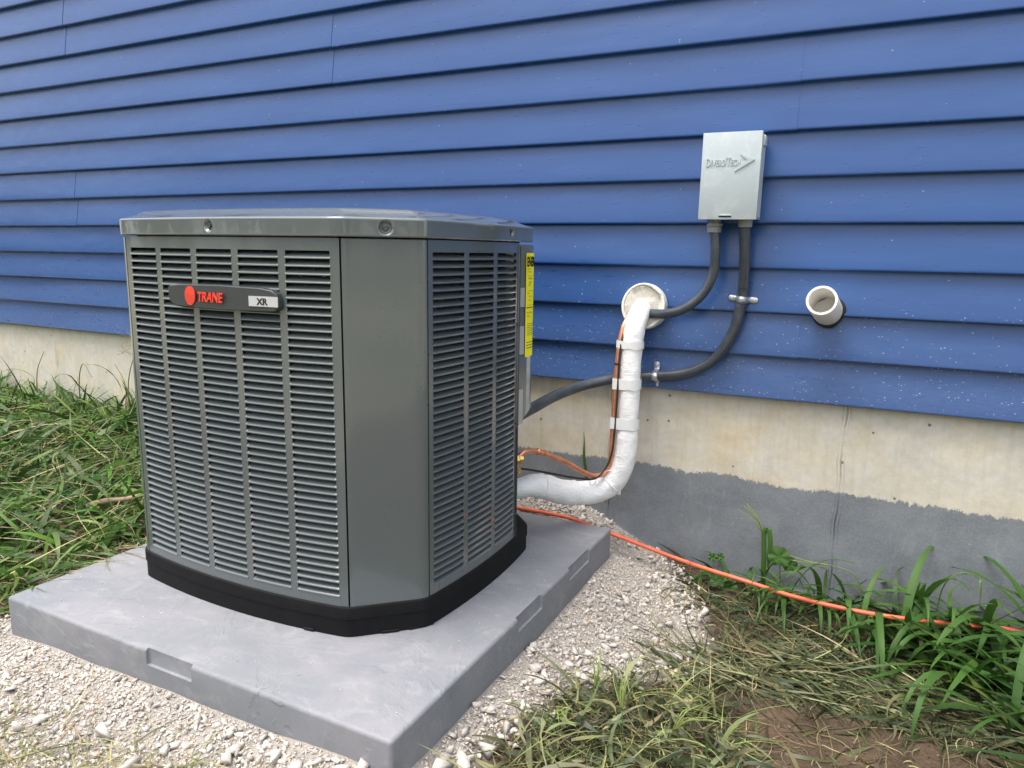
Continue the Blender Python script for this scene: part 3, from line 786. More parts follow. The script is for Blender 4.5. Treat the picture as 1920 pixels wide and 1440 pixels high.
obj('model_plate', V, F, m_plate, badge)
badge_text('XR', .0845, -.0083, .0150, .023, m_ink, 0, .0005, .0138, 'plate_lettering', .0003)
# service valves at the back right
vx = Vector((.83, .55, 0)).normalized()
def along(p, d, a): return Vector(p)+Vector(d)*a
disc_tube('service_valve', (-.735, -.375, -.470), (.8, .55, .15), [(-.02, .009), (.018, .009), (.018, .012), (.034, .012), (.036, .008), (.044, .007)], m_brass, ac, 6)
disc_tube('valve_cap', (-.716, -.372, -.476), (.75, -.1, -.62), [(-.005, .006), (.006, .006), (.006, .0095), (.022, .0095), (.024, .006), (.024, .0005)], m_brass, ac, 6)
disc_tube('valve_cap', (-.722, -.372, -.462), (.55, -.1, .85), [(-.005, .006), (.004, .006), (.004, .009), (.016, .009), (.017, .006), (.017, .0005)], m_brass, ac, 6)
disc_tube('suction_valve', (-.765, -.335, -.555), (.8, .5, 0), [(-.02, .016), (.02, .016), (.02, .019), (.045, .019), (.046, .014)], m_brass, ac, 6)

# ------------------------------------------------------------------ disconnect box on the siding
bxc = Vector((-.3375, -.04, .17))
dbx = empty('disconnect_box', (-.336, -.001, .078), label='pale grey electrical disconnect box screwed to the blue siding', cat='electrical box')
def tilt(o, ang, piv):
    R = Matrix.Translation(piv) @ Matrix.Rotation(ang, 4, 'Y') @ Matrix.Translation(-piv)
    o.data.transform(R)
TA = .008
b = bevel_box('enclosure', (-.396, -.2755, -.066, .004, .079, .262), m_boxp, dbx, r=.002, seg=2); tilt(b, TA, bxc)
b = bevel_box('cover', (-.4000, -.2715, -.0755, -.0672, .0765, .2655), m_boxp, dbx, r=.0016, seg=2); tilt(b, TA, bxc)
cover = b
b = bevel_box('cover_flange', (-.2745, -.2718, -.0672, -.028, .082, .262), m_boxp, dbx, r=.0008, seg=1); tilt(b, TA, bxc)
b = bevel_box('hinge_tab', (-.2755, -.2672, -.060, -.034, .236, .258), m_boxp, dbx, r=.0012, seg=1); tilt(b, TA, bxc)
b = bevel_box('latch_slot_shade', (-.3535, -.3255, -.0762, -.074, .0815, .0845), m_ink, dbx, r=.0, seg=1); tilt(b, TA, bxc)  # black bar on the cover paints the shade in the slot
b = bevel_box('latch', (-.352, -.327, -.0785, -.0745, .0848, .0868), m_boxp, dbx, r=.0006, seg=1); tilt(b, TA, bxc)
def cover_text(s_, x, z, size, width, ex=.0016):
    me = text_mesh(s_, size, ex, 0, .0003, width); me.materials.append(m_boxp)
    remap(me, lambda a, b_, c_: (x+a, -.0755-c_, z+b_)); o = link('lettering', me, cover); tilt(o, TA, bxc); return o
cover_text('D', -.3895, .1925, .0260, .0110); cover_text('IVERSI', -.3775, .1935, .0190, .0315)
cover_text('T', -.3460, .1935, .0260, .0120); cover_text('ECH', -.3350, .1935, .0190, .0205)
ar = [(-.3150, .2180), (-.2840, .2045), (-.3260, .1800), (-.3080, .1985), (-.2990, .2045), (-.3085, .2095)]
V = [(x, -.0782, z) for x, z in ar] + [(x, -.0745, z) for x, z in ar]; n = len(ar)
F = [(0, 1, 4, 5)[::-1], (1, 2, 3, 4)[::-1]] + [(i, n+i, n+(i+1) % n, (i+1) % n) for i in range(n)]
o = obj('arrow_mark', V, F, m_boxp, cover); tilt(o, TA, bxc)

# ------------------------------------------------------------------ conduits, straps
def rib(r): return lambda i, N: r*(1+.045*(1 if i % 2 else -1))
def conduit(path, r, label, cpos, kind):
    e = empty('conduit', path[-1], label=label, cat='conduit', group='dark flexible conduits on the wall')
    P = spline(path, .0032); tube('hose', P, rib(r), m_conduit, e, 16)
    x, y, z = cpos
    if kind:
        c_ = disc_tube('connector', (x, y, z), (0, 0, 1), [(-.016, r*1.02), (-.015, .0162), (-.002, .0166), (0, .0135), (.008, .0135), (.016, .0130)], m_fit, e, 10)
        disc_tube('lock_ring', (x, y, z-.001), (0, 0, 1), [(0, .0145), (0, .0182), (.006, .0182), (.006, .0145)], m_fit, c_, 8)
    else:
        disc_tube('connector', (x, y, z), (0, 0, 1), [(-.006, r*1.02), (-.005, .0156), (.002, .0156), (.016, .0166)], m_fit, e, 20)
    return e
conduit([(-.370, -.036, .066), (-.3660, -.038, .035), (-.3635, -.040, .007), (-.365, -.040, -.042), (-.385, -.045, -.092), (-.424, -.050, -.128), (-.469, -.045, -.144), (-.519, -.018, -.148), (-.535, .004, -.149)], .0114,
        'short dark conduit curving from the grey box down to the white wall sleeve', (-.370, -.036, .064), 1)
conduit([(-.3015, -.036, .066), (-.300, -.034, .03), (-.298, -.029, -.01), (-.299, -.0145, -.077), (-.3005, -.0130, -.1045), (-.303, -.0135, -.12), (-.314, -.015, -.178), (-.347, -.016, -.241), (-.390, -.016, -.276), (-.441, -.014, -.295), (-.4975, -.0130, -.3035), (-.547, -.030, -.309), (-.593, -.060, -.314), (-.655, -.120, -.329), (-.691, -.200, -.344), (-.706, -.290, -.358), (-.722, -.340, -.371)], .0126,
        'long dark conduit sweeping from the grey box along the siding to the air conditioner', (-.3015, -.036, .066), 0)
def strap(c_, ang, label):
    e = empty('conduit_strap', c_, label=label, cat='pipe strap', group='zinc straps holding the conduit')
    R = Matrix.Translation(c_) @ Matrix.Rotation(ang, 4, 'Y')
    V = []; F = []; r = .0140; prof2 = []
    for x in (-.034, -.030, -.0185): prof2.append((x, -.0005))
    for i in range(13): a = math.pi*i/12; prof2.append((-math.cos(a)*r*1.06, -.0022-math.sin(a)*.0285))
    for x in (.0185, .030, .034): prof2.append((x, -.0005))
    hw = .0080
    for (x, y) in prof2:
        w = hw*(.55 if abs(x) > .033 else 1)
        for z in (-w, -w*.3, w*.3, w): V.append(R @ Vector((x, y-(.0012 if abs(z) < w*.5 else 0), z)))
    for i in range(len(prof2)-1):
        for j in range(3): F.append((i*4+j, i*4+4+j, i*4+5+j, i*4+1+j))
    o = obj('band', V, F, m_zinc, e, True); md = o.modifiers.new('thick', 'SOLIDIFY'); md.thickness = .0014
    for sx in (-.0255, .0255):
        p = R @ Vector((sx, -.001, 0))
        disc_tube('screw', p, (0, -1, 0), [(0, .0052), (.0008, .0052), (.001, .0036), (.0035, .0034), (.0042, .002), (.0042, .0001)], m_zinc, e, 6)
strap(Vector((-.3005, .0012, -.1045)), math.radians(4), 'zinc strap holding the upright run of conduit under the box')
strap(Vector((-.4975, .0012, -.3035)), math.radians(86), 'zinc strap holding the level run of conduit beside the white pipe')

# ------------------------------------------------------------------ wall sleeve, line set
sl = empty('wall_sleeve', (-.537, 0, -.130), label='round cream plastic sleeve in the siding where the white pipe enters', cat='pipe sleeve')
ax = Vector((-.10, -1, .12)).normalized()
disc_tube('collar', (-.534, .010, -.134), ax, [(-.01, .0535), (.012, .0535), (.013, .0575), (.031, .0575), (.033, .0560), (.033, .0510), (.026, .0490), (.0245, .001)], m_pvc, sl, 48)
V = []; F = []
P = [Vector((-.5355, -.0225, -.1300))+(Vector((math.cos(a), 0, math.sin(a))))*(.0528+.001*math.sin(a*5)) for a in np.linspace(-.3, 2.2, 60)]
tube('sealant_bead', P, lambda i, N: .0030+.0008*math.sin(i*.7)*math.sin(i*.23), m_putty, sl, 8)
V = []; F = []
for r_ in range(9):
    for j in range(32):
        a = 2*math.pi*j/32; rr_ = .050*r_/8
        V.append(Vector((-.536+math.cos(a)*rr_, -.0175+.003*math.sin(a*3+r_)*(1-r_/8)-.006*(1-r_/8), -.131+math.sin(a)*rr_)))
for r_ in range(8):
    for j in range(32): k = (j+1) % 32; F.append((r_*32+j, r_*32+k, (r_+1)*32+k, (r_+1)*32+j))
obj('foam_filling', V, F, m_putty, sl, True)

line = empty('insulated_pipe', (-.57, -.095, -.62), label='thick white insulated refrigerant pipe bending from the unit up to the wall sleeve', cat='pipe')
INS = [(-.760, -.335, -.553), (-.740, -.318, -.5535), (-.722, -.296, -.551), (-.706, -.255, -.556), (-.665, -.185, -.586), (-.617, -.125, -.5965), (-.576, -.098, -.574), (-.549, -.087, -.519), (-.5435, -.082, -.427), (-.5445, -.076, -.320), (-.545, -.068, -.228), (-.543, -.058, -.182), (-.5405, -.036, -.150), (-.540, .004, -.131)]
IP = spline(INS, .004)
rn = np.random.default_rng(3).normal(0, 1, len(IP)); rn = np.convolve(rn, np.ones(5)/5, 'same')
def ins_r(i, N):
    f = i/N; base_r = float(np.interp(f, [0, .05, .13, .16, .40, .52, .62, 1], [.021, .024, .0285, .0305, .0300, .0280, .0258, .0252]))
    k = base_r*(1+.022*rn[i])
    return lambda a: k*(1+.018*math.sin(a*3+i*.21)+.012*math.sin(a*5-i*.47))
tube('insulation', IP, ins_r, m_white, line, 28)
def near_ip(z, i0=0): return min((i for i in range(len(IP)) if i > len(IP)*.45), key=lambda i: abs(IP[i].z-z))
def wrap(name, i0, i1, r, m_, bulge=None):
    P = IP[i0:i1+1]
    P = [P[0]+(P[-1]-P[0])*k/8 for k in range(9)]
    def rad(i, N):
        return lambda a: r*(1+.012*math.sin(a*4+i)) * (bulge(a) if bulge else 1)
    return tube(name, P, rad, m_, line, 36, False)
# find the angle (in tube frame) facing the copper tube, at each tape: build tape as hull around both tubes
def tape(z, h):
    i = near_ip(z); c_ = IP[i]; cop = Vector((COPX(z)))
    d = cop-c_; d.z = 0; R1, R2 = .0288, .0085
    V = []; F = []; n = 40; pts = []
    dirn = d.normalized(); perp = Vector((-dirn.y, dirn.x, 0)); L = d.length
    # outline: convex hull of the two circles
    al = math.acos((R1-R2)/L)
    for k in range(30): a = al+(2*math.pi-2*al)*k/29; pts.append(c_+(dirn*math.cos(a)+perp*math.sin(a))*R1)
    for k in range(10): a = -al+2*al*k/9; pts.append(cop+(dirn*math.cos(a)+perp*math.sin(a))*R2)
    n = len(pts)
    for q, dz in enumerate((-h/2, -h/6, h/6, h/2)):
        for k, p in enumerate(pts): V.append(Vector((p.x, p.y, z+dz+.0015*math.sin(k*.8+q)*(1 if q in (0, 3) else 0))))
    for q in range(3):
        for k in range(n): F.append((q*n+k, q*n+(k+1) % n, (q+1)*n+(k+1) % n, (q+1)*n+k))
    obj('tape_band', V, F, m_tape, line, True)
COPP = [(-.548, .0, -.133), (-.560, -.035, -.150), (-.569, -.066, -.178), (-.5735, -.082, -.230), (-.5745, -.094, -.317), (-.5750, -.100, -.424), (-.5755, -.105, -.495), (-.578, -.110, -.528), (-.588, -.122, -.545), (-.604, -.150, -.5445), (-.620, -.190, -.524), (-.640, -.236, -.494), (-.664, -.277, -.470), (-.687, -.306, -.456), (-.700, -.335, -.451), (-.708, -.352, -.458), (-.714, -.362, -.467)]
def COPX(z):
    zs_ = [p[2] for p in COPP[:7]][::-1]; return (np.interp(z, zs_, [p[0] for p in COPP[:7]][::-1]), np.interp(z, zs_, [p[1] for p in COPP[:7]][::-1]), z)
tape(-.222, .019); tape(-.318, .026); tape(-.416, .028)
cop = empty('copper_pipe', COPP[9], label='thin bare copper pipe taped along the white insulated pipe and looping to the valve', cat='pipe')
tube('pipe_run', spline(COPP, .005), .0062, m_copper, cop, 14)
ca = spline(COPP, .005); k = min(range(len(ca)), key=lambda i: (ca[i]-Vector((-.680, -.298, -.459))).length)
tube('coupling', ca[k-2:k+3], .0076, m_copper, cop, 14)
k = min(range(len(ca)), key=lambda i: (ca[i]-Vector((-.5740, -.088, -.275))).length)
tube('coupling', ca[k-1:k+1], .0068, m_ink, cop, 14)
WIR = [(-.552, .0, -.140), (-.563, -.05, -.165), (-.5665, -.090, -.226), (-.5655, -.104, -.335), (-.5665, -.108, -.423), (-.5690, -.112, -.476), (-.578, -.120, -.520), (-.598, -.150, -.550), (-.632, -.198, -.541), (-.676, -.262, -.518), (-.704, -.330, -.495), (-.722, -.360, -.487)]
tube('control_wire', spline(WIR, .006), .0026, m_wire, None, 8, label='thin black control wire between the copper pipe and the white insulation', cat='wire')
def tie(frac, r, nub):
    i = int(len(IP)*frac); c_ = IP[i]; t_ = (IP[i+1]-IP[i-1]).normalized(); a = t_.cross(Vector((0, 0, 1))).normalized(); b_ = t_.cross(a)
    P = [c_+(a*math.cos(x)+b_*math.sin(x))*r for x in np.linspace(0, 2*math.pi, 33)]
    o = tube('cable_tie', P, .0013, m_tape, line, 6, False)
    dn = Vector((0, 0, -1)); dn = (dn-t_*dn.dot(t_)).normalized()
    p = c_+dn*(r+.002)
    V, F = box_vf(p.x-.0035, p.x+.0035, p.y-.003, p.y+.003, p.z-.006, p.z+.003); obj('tie_head', V, F, m_tape, o)
tie(.135, .0300, 1); tie(.262, .0312, 1); tie(.395, .0308, 1)
for z_, x_ in ((-.536, -.580),):
    P = [Vector((-.577+.010*math.cos(a), -.110+.010*math.sin(a), z_+.003*math.cos(a))) for a in np.linspace(0, 2*math.pi, 21)]
    tube('cable_tie', P, .0013, m_tape, line, 6, False)
P = [Vector((-.604+.004*math.cos(a), -.150+.013*math.cos(a), -.5535+.014*math.sin(a))) for a in np.linspace(0, 2*math.pi, 21)]
tube('cable_tie', P, .0013, m_tape, line, 6, False)

# drain pipe stub
dp = empty('drain_pipe', (-.115, 0, -.117), label='open white plastic pipe stub poking out of the blue siding', cat='pipe')
pax = (Vector((-.1225, -.088, -.0945))-Vector((-.1135, .03, -.1300))).normalized(); pc = Vector((-.1135, .03, -.1300)); Lp = (Vector((-.1225, -.088, -.0945))-pc).length
disc_tube('pipe_body', pc, pax, [(0, .0322), (Lp-.001, .0322), (Lp, .0316), (Lp, .0272), (Lp-.002, .0266), (.0345, .0266), (.0345, .0005)], m_pvc, dp, 48)
V = []; F = []
for j in range(48):
    a = 2*math.pi*j/48
    for r_, y_ in ((.0300, -.0012), (.0362+.0015*math.sin(a*3)+.001*math.sin(a*5+1), -.0014), (.0366+.0015*math.sin(a*3), .012)):
        V.append((-.1155+r_*math.cos(a)+.0015, y_, -.1215+r_*math.sin(a)-.0015))
for j in range(48):
    k = (j+1) % 48
    for q in range(2): F.append((j*3+q, k*3+q, k*3+q+1, j*3+q+1))
obj('dark_gap_ring', V, F, m_ink, dp, True)  # black ring on the siding paints the dark gap round the pipe

# orange cord
CORD = [(-1.25, -.127, -.681), (-1.0, -.128, -.677), (-.819, -.1290, -.6725), (-.70, -.128, -.6725), (-.652, -.126, -.677), (-.600, -.122, -.690), (-.556, -.115, -.7005), (-.428, -.075, -.7440), (-.330, -.095, -.7500), (-.228, -.116, -.7520), (-.109, -.118, -.765), (.043, -.120, -.765), (.204, -.098, -.759), (.314, -.085, -.750), (.45, -.09, -.755), (.7, -.09, -.78), (1.1, -.12, -.79)]
tube('orange_cord', spline(CORD, .012), .0050, m_cord, None, 10, label='orange cord running from behind the pad along the foundation', cat='cord')

# ------------------------------------------------------------------ gravel
bm = bmesh.new(); bmesh.ops.create_icosphere(bm, subdivisions=1, radius=1); IV = np.array([v.co[:] for v in bm.verts]); IF = np.array([[v.index for v in f.verts] for f in bm.faces]); bm.free()
bm = bmesh.new(); bmesh.ops.create_icosphere(bm, subdivisions=2, radius=1); JV = np.array([v.co[:] for v in bm.verts]); JF = np.array([[v.index for v in f.verts] for f in bm.faces]); bm.free()
def rand_rot(n, r):
    q = r.normal(size=(n, 4)); q /= np.linalg.norm(q, axis=1)[:, None]; w, x, y, z = q.T
    return np.stack([np.stack([1-2*(y*y+z*z), 2*(x*y-z*w), 2*(x*z+y*w)], -1), np.stack([2*(x*y+z*w), 1-2*(x*x+z*z), 2*(y*z-x*w)], -1), np.stack([2*(x*z-y*w), 2*(y*z+x*w), 1-2*(x*x+y*y)], -1)], 1)
def stone_color(n, r):
    b = r.uniform(.46, .64, n)[:, None]*np.array([1.0, .93, .85]); k = r.random(n)
    b[k < .12] *= np.array([.95, .86, .74]); b[(k > .12) & (k < .22)] *= np.array([.72, .72, .72]); b[k > .9] *= 1.08
    return b
def on_pad(x, y, m_=0): return (x > PX0-m_) & (x < PX1+m_) & (y > PY0-m_) & (y < PY1+m_)
def place(n, size_fn, lo, hi, r, edge=0.0, margin=.0):
    x = r.uniform(lo[0], hi[0], n); y = r.uniform(lo[1], hi[1], n); s = size_fn(n, r)
    d = poly_dist(x, y, GP)
    k = (d > -edge*r.random(n)**2) & ~on_pad(x, y, margin) & (y < .018) & ((s < .006) | ~on_pad(x, y, .004) )
    return x[k], y[k], s[k]
r_ = np.random.default_rng(5)
parts = []
for (n, a, b, lo, hi, e) in ((84000, .0016, .0040, (-1.9, -1.40), (-.25, .02), .03), (22000, .0036, .0076, (-1.9, -1.40), (-.25, .02), .05), (4300, .0070, .0140, (-1.9, -1.40), (-.25, .02), .06)):
    parts.append(place(n, lambda n, r: r.uniform(a, b, n)*r.uniform(.8, 1.2, n), lo, hi, r_, e, b*.8))
gx = np.concatenate([p[0] for p in parts]); gy = np.concatenate([p[1] for p in parts]); gs = np.concatenate([p[2] for p in parts])
# fine patches keep fewer coarse stones
pn = value_noise(gx, gy, 5.5, 9)
keep = (gs < .0048) | ((gs < .0085) & (gx > -1.6)) | (gx > -.92) | (r_.random(len(gx)) < .15)
gx, gy, gs, pn = gx[keep], gy[keep], gs[keep], pn[keep]
keep = (gs < .005) | (pn > -.22) | (r_.random(len(gx)) < .25)
gx, gy, gs = gx[keep], gy[keep], gs[keep]
HULL = []
for q in range(14):
    r2 = np.random.default_rng(300+q); bm = bmesh.new()
    p = r2.normal(size=(11, 3)); p /= np.linalg.norm(p, axis=1)[:, None]; p *= r2.uniform(.72, 1.12, (11, 1))
    for v_ in p: bm.verts.new(v_)
    g = bmesh.ops.convex_hull(bm, input=bm.verts[:]); bmesh.ops.delete(bm, geom=[v_ for v_ in bm.verts if not v_.link_faces], context='VERTS')
    bmesh.ops.triangulate(bm, faces=bm.faces[:]); bm.verts.index_update()
    HULL.append((np.array([v_.co[:] for v_ in bm.verts]), np.array([[v_.index for v_ in f.verts] for f in bm.faces]))); bm.free()
def stones_mesh(name, x, y, s, z, r, col=None, var=None):
    VS = []; FS = []; CS = []; off = 0; x, y, s, z = (np.asarray(a_, float) for a_ in (x, y, s, z)); C_ = stone_color(len(x), r) if col is None else col
    for q, (hv, hf) in enumerate(HULL):
        if var is not None and q != var: continue
        k = np.arange(len(x)) % len(HULL) == q if var is None else np.ones(len(x), bool); n = int(k.sum())
        if not n: continue
        R = rand_rot(n, r); sc = np.stack([r.uniform(1, 1.35, n), r.uniform(.55, .95, n), r.uniform(.30, .65, n)], 1)*s[k][:, None]
        P = np.einsum('nij,nkj->nki', R, hv[None]*sc[:, None, :]); P[:, :, 2] *= .8
        P += np.stack([x[k], y[k], z[k]], 1)[:, None, :]
        VS.append(P.reshape(-1, 3)); FS.append((hf[None]+np.arange(n)[:, None, None]*len(hv)).reshape(-1, 3)+off); off += n*len(hv)
        CS.append(np.repeat(C_[k], len(hv), 0))
    return np_mesh(name, np.concatenate(VS), np.concatenate(FS), m_stone, np.concatenate(CS))
gzv = ground_z(gx, gy)+gs*r_.uniform(.0, .55, len(gs))
tag(link('gravel', stones_mesh('gravel', gx, gy, gs, gzv, r_)), kind='stuff')
x = r_.uniform(PX0+.02, PX1-.01, 240); y = np.where(r_.random(240) < .6, r_.uniform(PY0+.01, -.93, 240), r_.uniform(PY0+.02, PY1-.02, 240)); x = np.where((y > -.93) & (x < -.66), PX1-.01-.08*r_.random(240), x)
k = r_.random(240) < .35; x, y = x[k], y[k]
tag(link('stone_crumbs', stones_mesh('stone_crumbs', x, y, r_.uniform(.0006, .0022, len(x)), np.full(len(x), PZ1+.0005), r_)), kind='stuff')
# bigger chunks, one by one
CH = [(-1.02, -1.17, .019), (-.93, -1.20, .022), (-.875, -1.19, .017), (-.80, -1.125, .016), (-.735, -1.095, .015), (-.69, -1.105, .017), (-.70, -1.16, .019), (-.655, -1.13, .016), (-.615, -1.10, .018), (-.60, -1.065, .015), (-.52, -.985, .022), (-.505, -.945, .019), (-.53, -.955, .012), (-.487, -.90, .021), (-.525, -.83, .013), (-.475, -.82, .017), (-.47, -.72, .013), (-.505, -.665, .015), (-.42, -.60, .014), (-.435, -.50, .014), (-.37, -.50, .015), (-.315, -.405, .016), (-.335, -.45, .014), (-.36, -.30, .015), (-.335, -.22, .013), (-.38, -.17, .014), (-.43, -.10, .014), (-.50, -.07, .012), (-.56, -.06, .013), (-.62, -.04, .015), (-.66, -.075, .014), (-.70, -.05, .013), (-.735, -.08, .015), (-.59, -.09, .012), (-.54, -.035, .012), (-.48, -.035, .013), (-1.35, -1.10, .012), (-1.28, -1.16, .013), (-1.12, -1.075, .012), (-.84, -1.08, .013)]
stone_vars = []
for q in range(10):
    r2 = np.random.default_rng(100+q)
    me = stones_mesh('limestone_chunk', np.zeros(1), np.zeros(1), np.ones(1), np.zeros(1), r2, var=q)
    stone_vars.append(me)
for i, (x, y, s) in enumerate(CH):
    o = bpy.data.objects.new('limestone_chunk', stone_vars[i % 10]); COL.objects.link(o)
    o.location = (x, y, float(ground_z(x, y)[0])+s*.38); o.scale = (s*1.15, s, s*.92); o.rotation_euler = (0, 0, i*1.37)
    if y < -1.06: lab_, g_ = 'pale angular limestone chunk in the gravel along the front edge of the pad', 'limestone chunks in front of the pad'
    elif x < -.55: lab_, g_ = 'pale limestone chunk in the gravel heap behind the pad under the white pipe', 'limestone chunks behind the pad'
    elif y > -.12: lab_, g_ = 'pale limestone chunk by the coated wall foot where the orange cord leaves the pad', 'limestone chunks by the wall foot'
    else: lab_, g_ = 'pale angular limestone chunk in the gravel wedge right of the pad', 'limestone chunks right of the pad'
    tag(o, lab_, 'stone', g_)

# ------------------------------------------------------------------ grass and clippings
def blades(name, x, y, L, Wd, head, p0, bend, col, mat_, segs=5, lift=.0, twist=.5, r=None, zfloor=.003, curl=None):
    n = len(x); zb = ground_z(x, y)-.004+lift; P = np.stack([x, y, zb], 1); h = head.copy(); p = p0.copy()
    rows = []; ws = np.array([.75, 1, .95, .78, .48, .06]) if segs == 5 else np.interp(np.linspace(0, 1, segs+1), [0, .2, .4, .6, .8, 1], [.75, 1, .95, .78, .48, .06])
    tw = r.normal(0, twist, n); curl = np.zeros(n) if curl is None else curl
    for i in range(segs+1):
        sx = np.stack([-np.sin(h), np.cos(h), np.zeros(n)], 1); up = np.stack([-np.cos(h)*np.sin(p), -np.sin(h)*np.sin(p), np.cos(p)], 1)
        wd = (sx*np.cos(tw)[:, None]+up*np.sin(tw)[:, None])*(Wd*ws[i]*.5)[:, None]
        rows += [P-wd, P+wd]
        st = L/segs; P = P+np.stack([np.cos(h)*np.cos(p), np.sin(h)*np.cos(p), np.sin(p)], 1)*st[:, None]
        P[:, 1] = np.minimum(P[:, 1], .016)
        P[:, 0] = np.where((x > PX1) & (P[:, 1] > PY0), np.maximum(P[:, 0], PX1+.006), P[:, 0])
        inpad = on_pad(P[:, 0], P[:, 1], .0)
        gl = np.where(inpad, PZ1, ground_z(P[:, 0], P[:, 1]))
        P[:, 2] = np.maximum(P[:, 2], gl+zfloor)
        p = np.maximum(p-bend/segs, -1.3); h = h+curl/segs; tw = tw+r.normal(0, .25, n)
    Vx = np.stack(rows, 1).reshape(-1, 3); m = 2*(segs+1)
    q = np.array([[2*i, 2*i+1, 2*i+3, 2*i+2] for i in range(segs)])
    Fx = (q[None]+np.arange(n)[:, None, None]*m).reshape(-1, 4)
    return tag(link(name, np_mesh(name, Vx, Fx, mat_, np.repeat(col, m, 0), True)), kind='stuff')
def pal(n, r, cs, ws, j=.22):
    k = r.choice(len(cs), n, p=np.array(ws)/sum(ws)); c_ = np.array(cs)[k]*(1+r.normal(0, j, (n, 1))); return np.clip(c_*(1+r.normal(0, .07, (n, 3))), .01, 1)
GREEN = [(.055, .125, .022), (.085, .160, .032), (.040, .090, .018), (.120, .175, .050), (.07, .13, .05)]
STRAW = [(.30, .27, .13), (.22, .22, .10), (.36, .31, .18), (.15, .17, .07), (.12, .08, .05)]
def scatter(n, poly, r):
    P = np.array(poly); lo = P.min(0); hi = P.max(0); out = np.empty((0, 2))
    while len(out) < n:
        q = r.uniform(lo, hi, (n*2, 2)); q = q[in_poly(q[:, 0], q[:, 1], P)]; out = np.r_[out, q]
    return out[:n, 0], out[:n, 1]
r_ = np.random.default_rng(21)
LEFT = [(-4.2, .01), (-1.52, .01), (-1.56, -.15), (-1.58, -.95), (-1.62, -1.04), (-1.85, -1.12), (-2.3, -1.25), (-3.2, -1.4), (-4.2, -1.4)]
STRIP = [(-1.66, -.02), (-1.48, -.02), (-1.48, -1.0), (-1.53, -1.07), (-1.72, -1.06), (-1.70, -.6)]
def clump(x, y, f, seed, thr): return value_noise(x, y, f, seed) > thr
def grass_lot(name, n, poly, Lr, Wr, pr, br, cs, ws, mt, r, lift=0, thr=None, curl=.6, flow=None, **k):
    x, y = scatter(n, poly, r)
    if thr is not None:
        q = clump(x, y, 7.0, 31, thr) | (r.random(n) < .22); x, y = x[q], y[q]; n = len(x)
    h0 = r.uniform(0, 2*math.pi, n) if flow is None else flow + r.normal(0, .55, n) + math.pi*(r.random(n) < .5)
    return blades(name, x, y, r.uniform(*Lr, n)*r.uniform(.6, 1.1, n), r.uniform(*Wr, n), h0, r.uniform(*pr, n), r.uniform(*br, n), pal(n, r, cs, ws), mt, lift=r.uniform(0, lift, n) if lift else 0, r=r, curl=r.normal(0, curl, n), **k)
LIGHT = [(.060, .145, .020), (.100, .195, .030), (.042, .110, .016), (.150, .215, .055), (.085, .160, .050), (.028, .075, .014)]
grass_lot('grass', 6500, LEFT, (.08, .22), (.0035, .0080), (.1, 1.1), (.3, 2.0), LIGHT, [4, 3, 3, 2, 2, 2], m_grass, r_, .02, -.12)
grass_lot('grass', 3400, LEFT, (.10, .26), (.008, .0165), (.05, .95), (.3, 1.9), LIGHT, [4, 4, 2, 2, 2, 2], m_grass, r_, .03, -.15)
grass_lot('cut_straw', 2700, LEFT, (.08, .32), (.0012, .0036), (-.05, .5), (.0, .6), STRAW+[(.40, .38, .24)], [3, 3, 3, 2, 1, 2], m_straw, r_, .07)
grass_lot('cut_straw', 900, STRIP, (.04, .18), (.0010, .0030), (-.05, .35), (.0, .6), STRAW, [3, 3, 2, 3, 2], m_straw, r_, .02)
grass_lot('grass_clippings', 260, STRIP, (.05, .13), (.004, .010), (0, .6), (.3, 1.4), LIGHT, [4, 3, 3, 2, 2, 2], m_grass, r_, .01)
WALLL = [(-4.0, .005), (-1.6, .005), (-1.6, -.12), (-4.0, -.12)]
grass_lot('grass', 650, WALLL, (.10, .24), (.005, .012), (.6, 1.4), (.4, 1.8), LIGHT, [4, 3, 3, 2, 1, 2], m_grass, r_, 0)
RW = [(-.30, .005), (.9, .005), (.9, -.20), (.05, -.14), (-.15, -.09), (-.33, -.06)]
RR = [(.06, -.10), (.9, -.10), (.9, -.62), (.40, -.52), (.25, -.36), (.10, -.22)]
RMID = [(-.42, .0), (-.05, .0), (-.05, -.10), (.12, -.18), (.28, -.40), (.22, -.46), (-.05, -.41), (-.16, -.44), (-.33, -.50), (-.30, -.42), (-.26, -.36), (-.29, -.24)]
BOT = [(-.47, -.93), (-.46, -.78), (-.44, -.69), (-.37, -.58), (-.30, -.50), (-.22, -.49), (-.18, -.56), (-.14, -.66), (-.05, -.85), (-.1, -1.1), (-.44, -1.1)]
BR2 = [(-.16, -.50), (.05, -.38), (.40, -.52), (.4, -.85), (-.1, -.85), (-.16, -.66)]
grass_lot('grass', 230, RW, (.10, .24), (.005, .011), (.4, 1.3), (.8, 2.4), GREEN, [4, 4, 3, 1, 1], m_grass, r_)
grass_lot('grass', 760, RR, (.12, .34), (.007, .018), (.05, .95), (.3, 1.8), GREEN, [5, 3, 5, 1, 1], m_grass, r_, .01)
MULCH = [(.085, .095, .040), (.13, .13, .060), (.060, .060, .028), (.24, .23, .12), (.105, .080, .050), (.050, .075, .026)]
DULL = [(.065, .088, .038), (.090, .112, .050), (.048, .062, .032), (.125, .140, .068), (.18, .19, .095), (.28, .29, .14)]
WIND = [(-.34, -.46), (-.24, -.35), (-.10, -.27), (.05, -.24), (.30, -.34), (.36, -.44), (.14, -.34), (-.02, -.36), (-.18, -.44)]
grass_lot('cut_straw', 1300, RMID, (.03, .15), (.0009, .0028), (-.05, .35), (0, .6), MULCH+STRAW, [3, 3, 2, 2, 1, 3, 1, 2, 1, 1, 0], m_straw, r_, .012, -.06, .9)
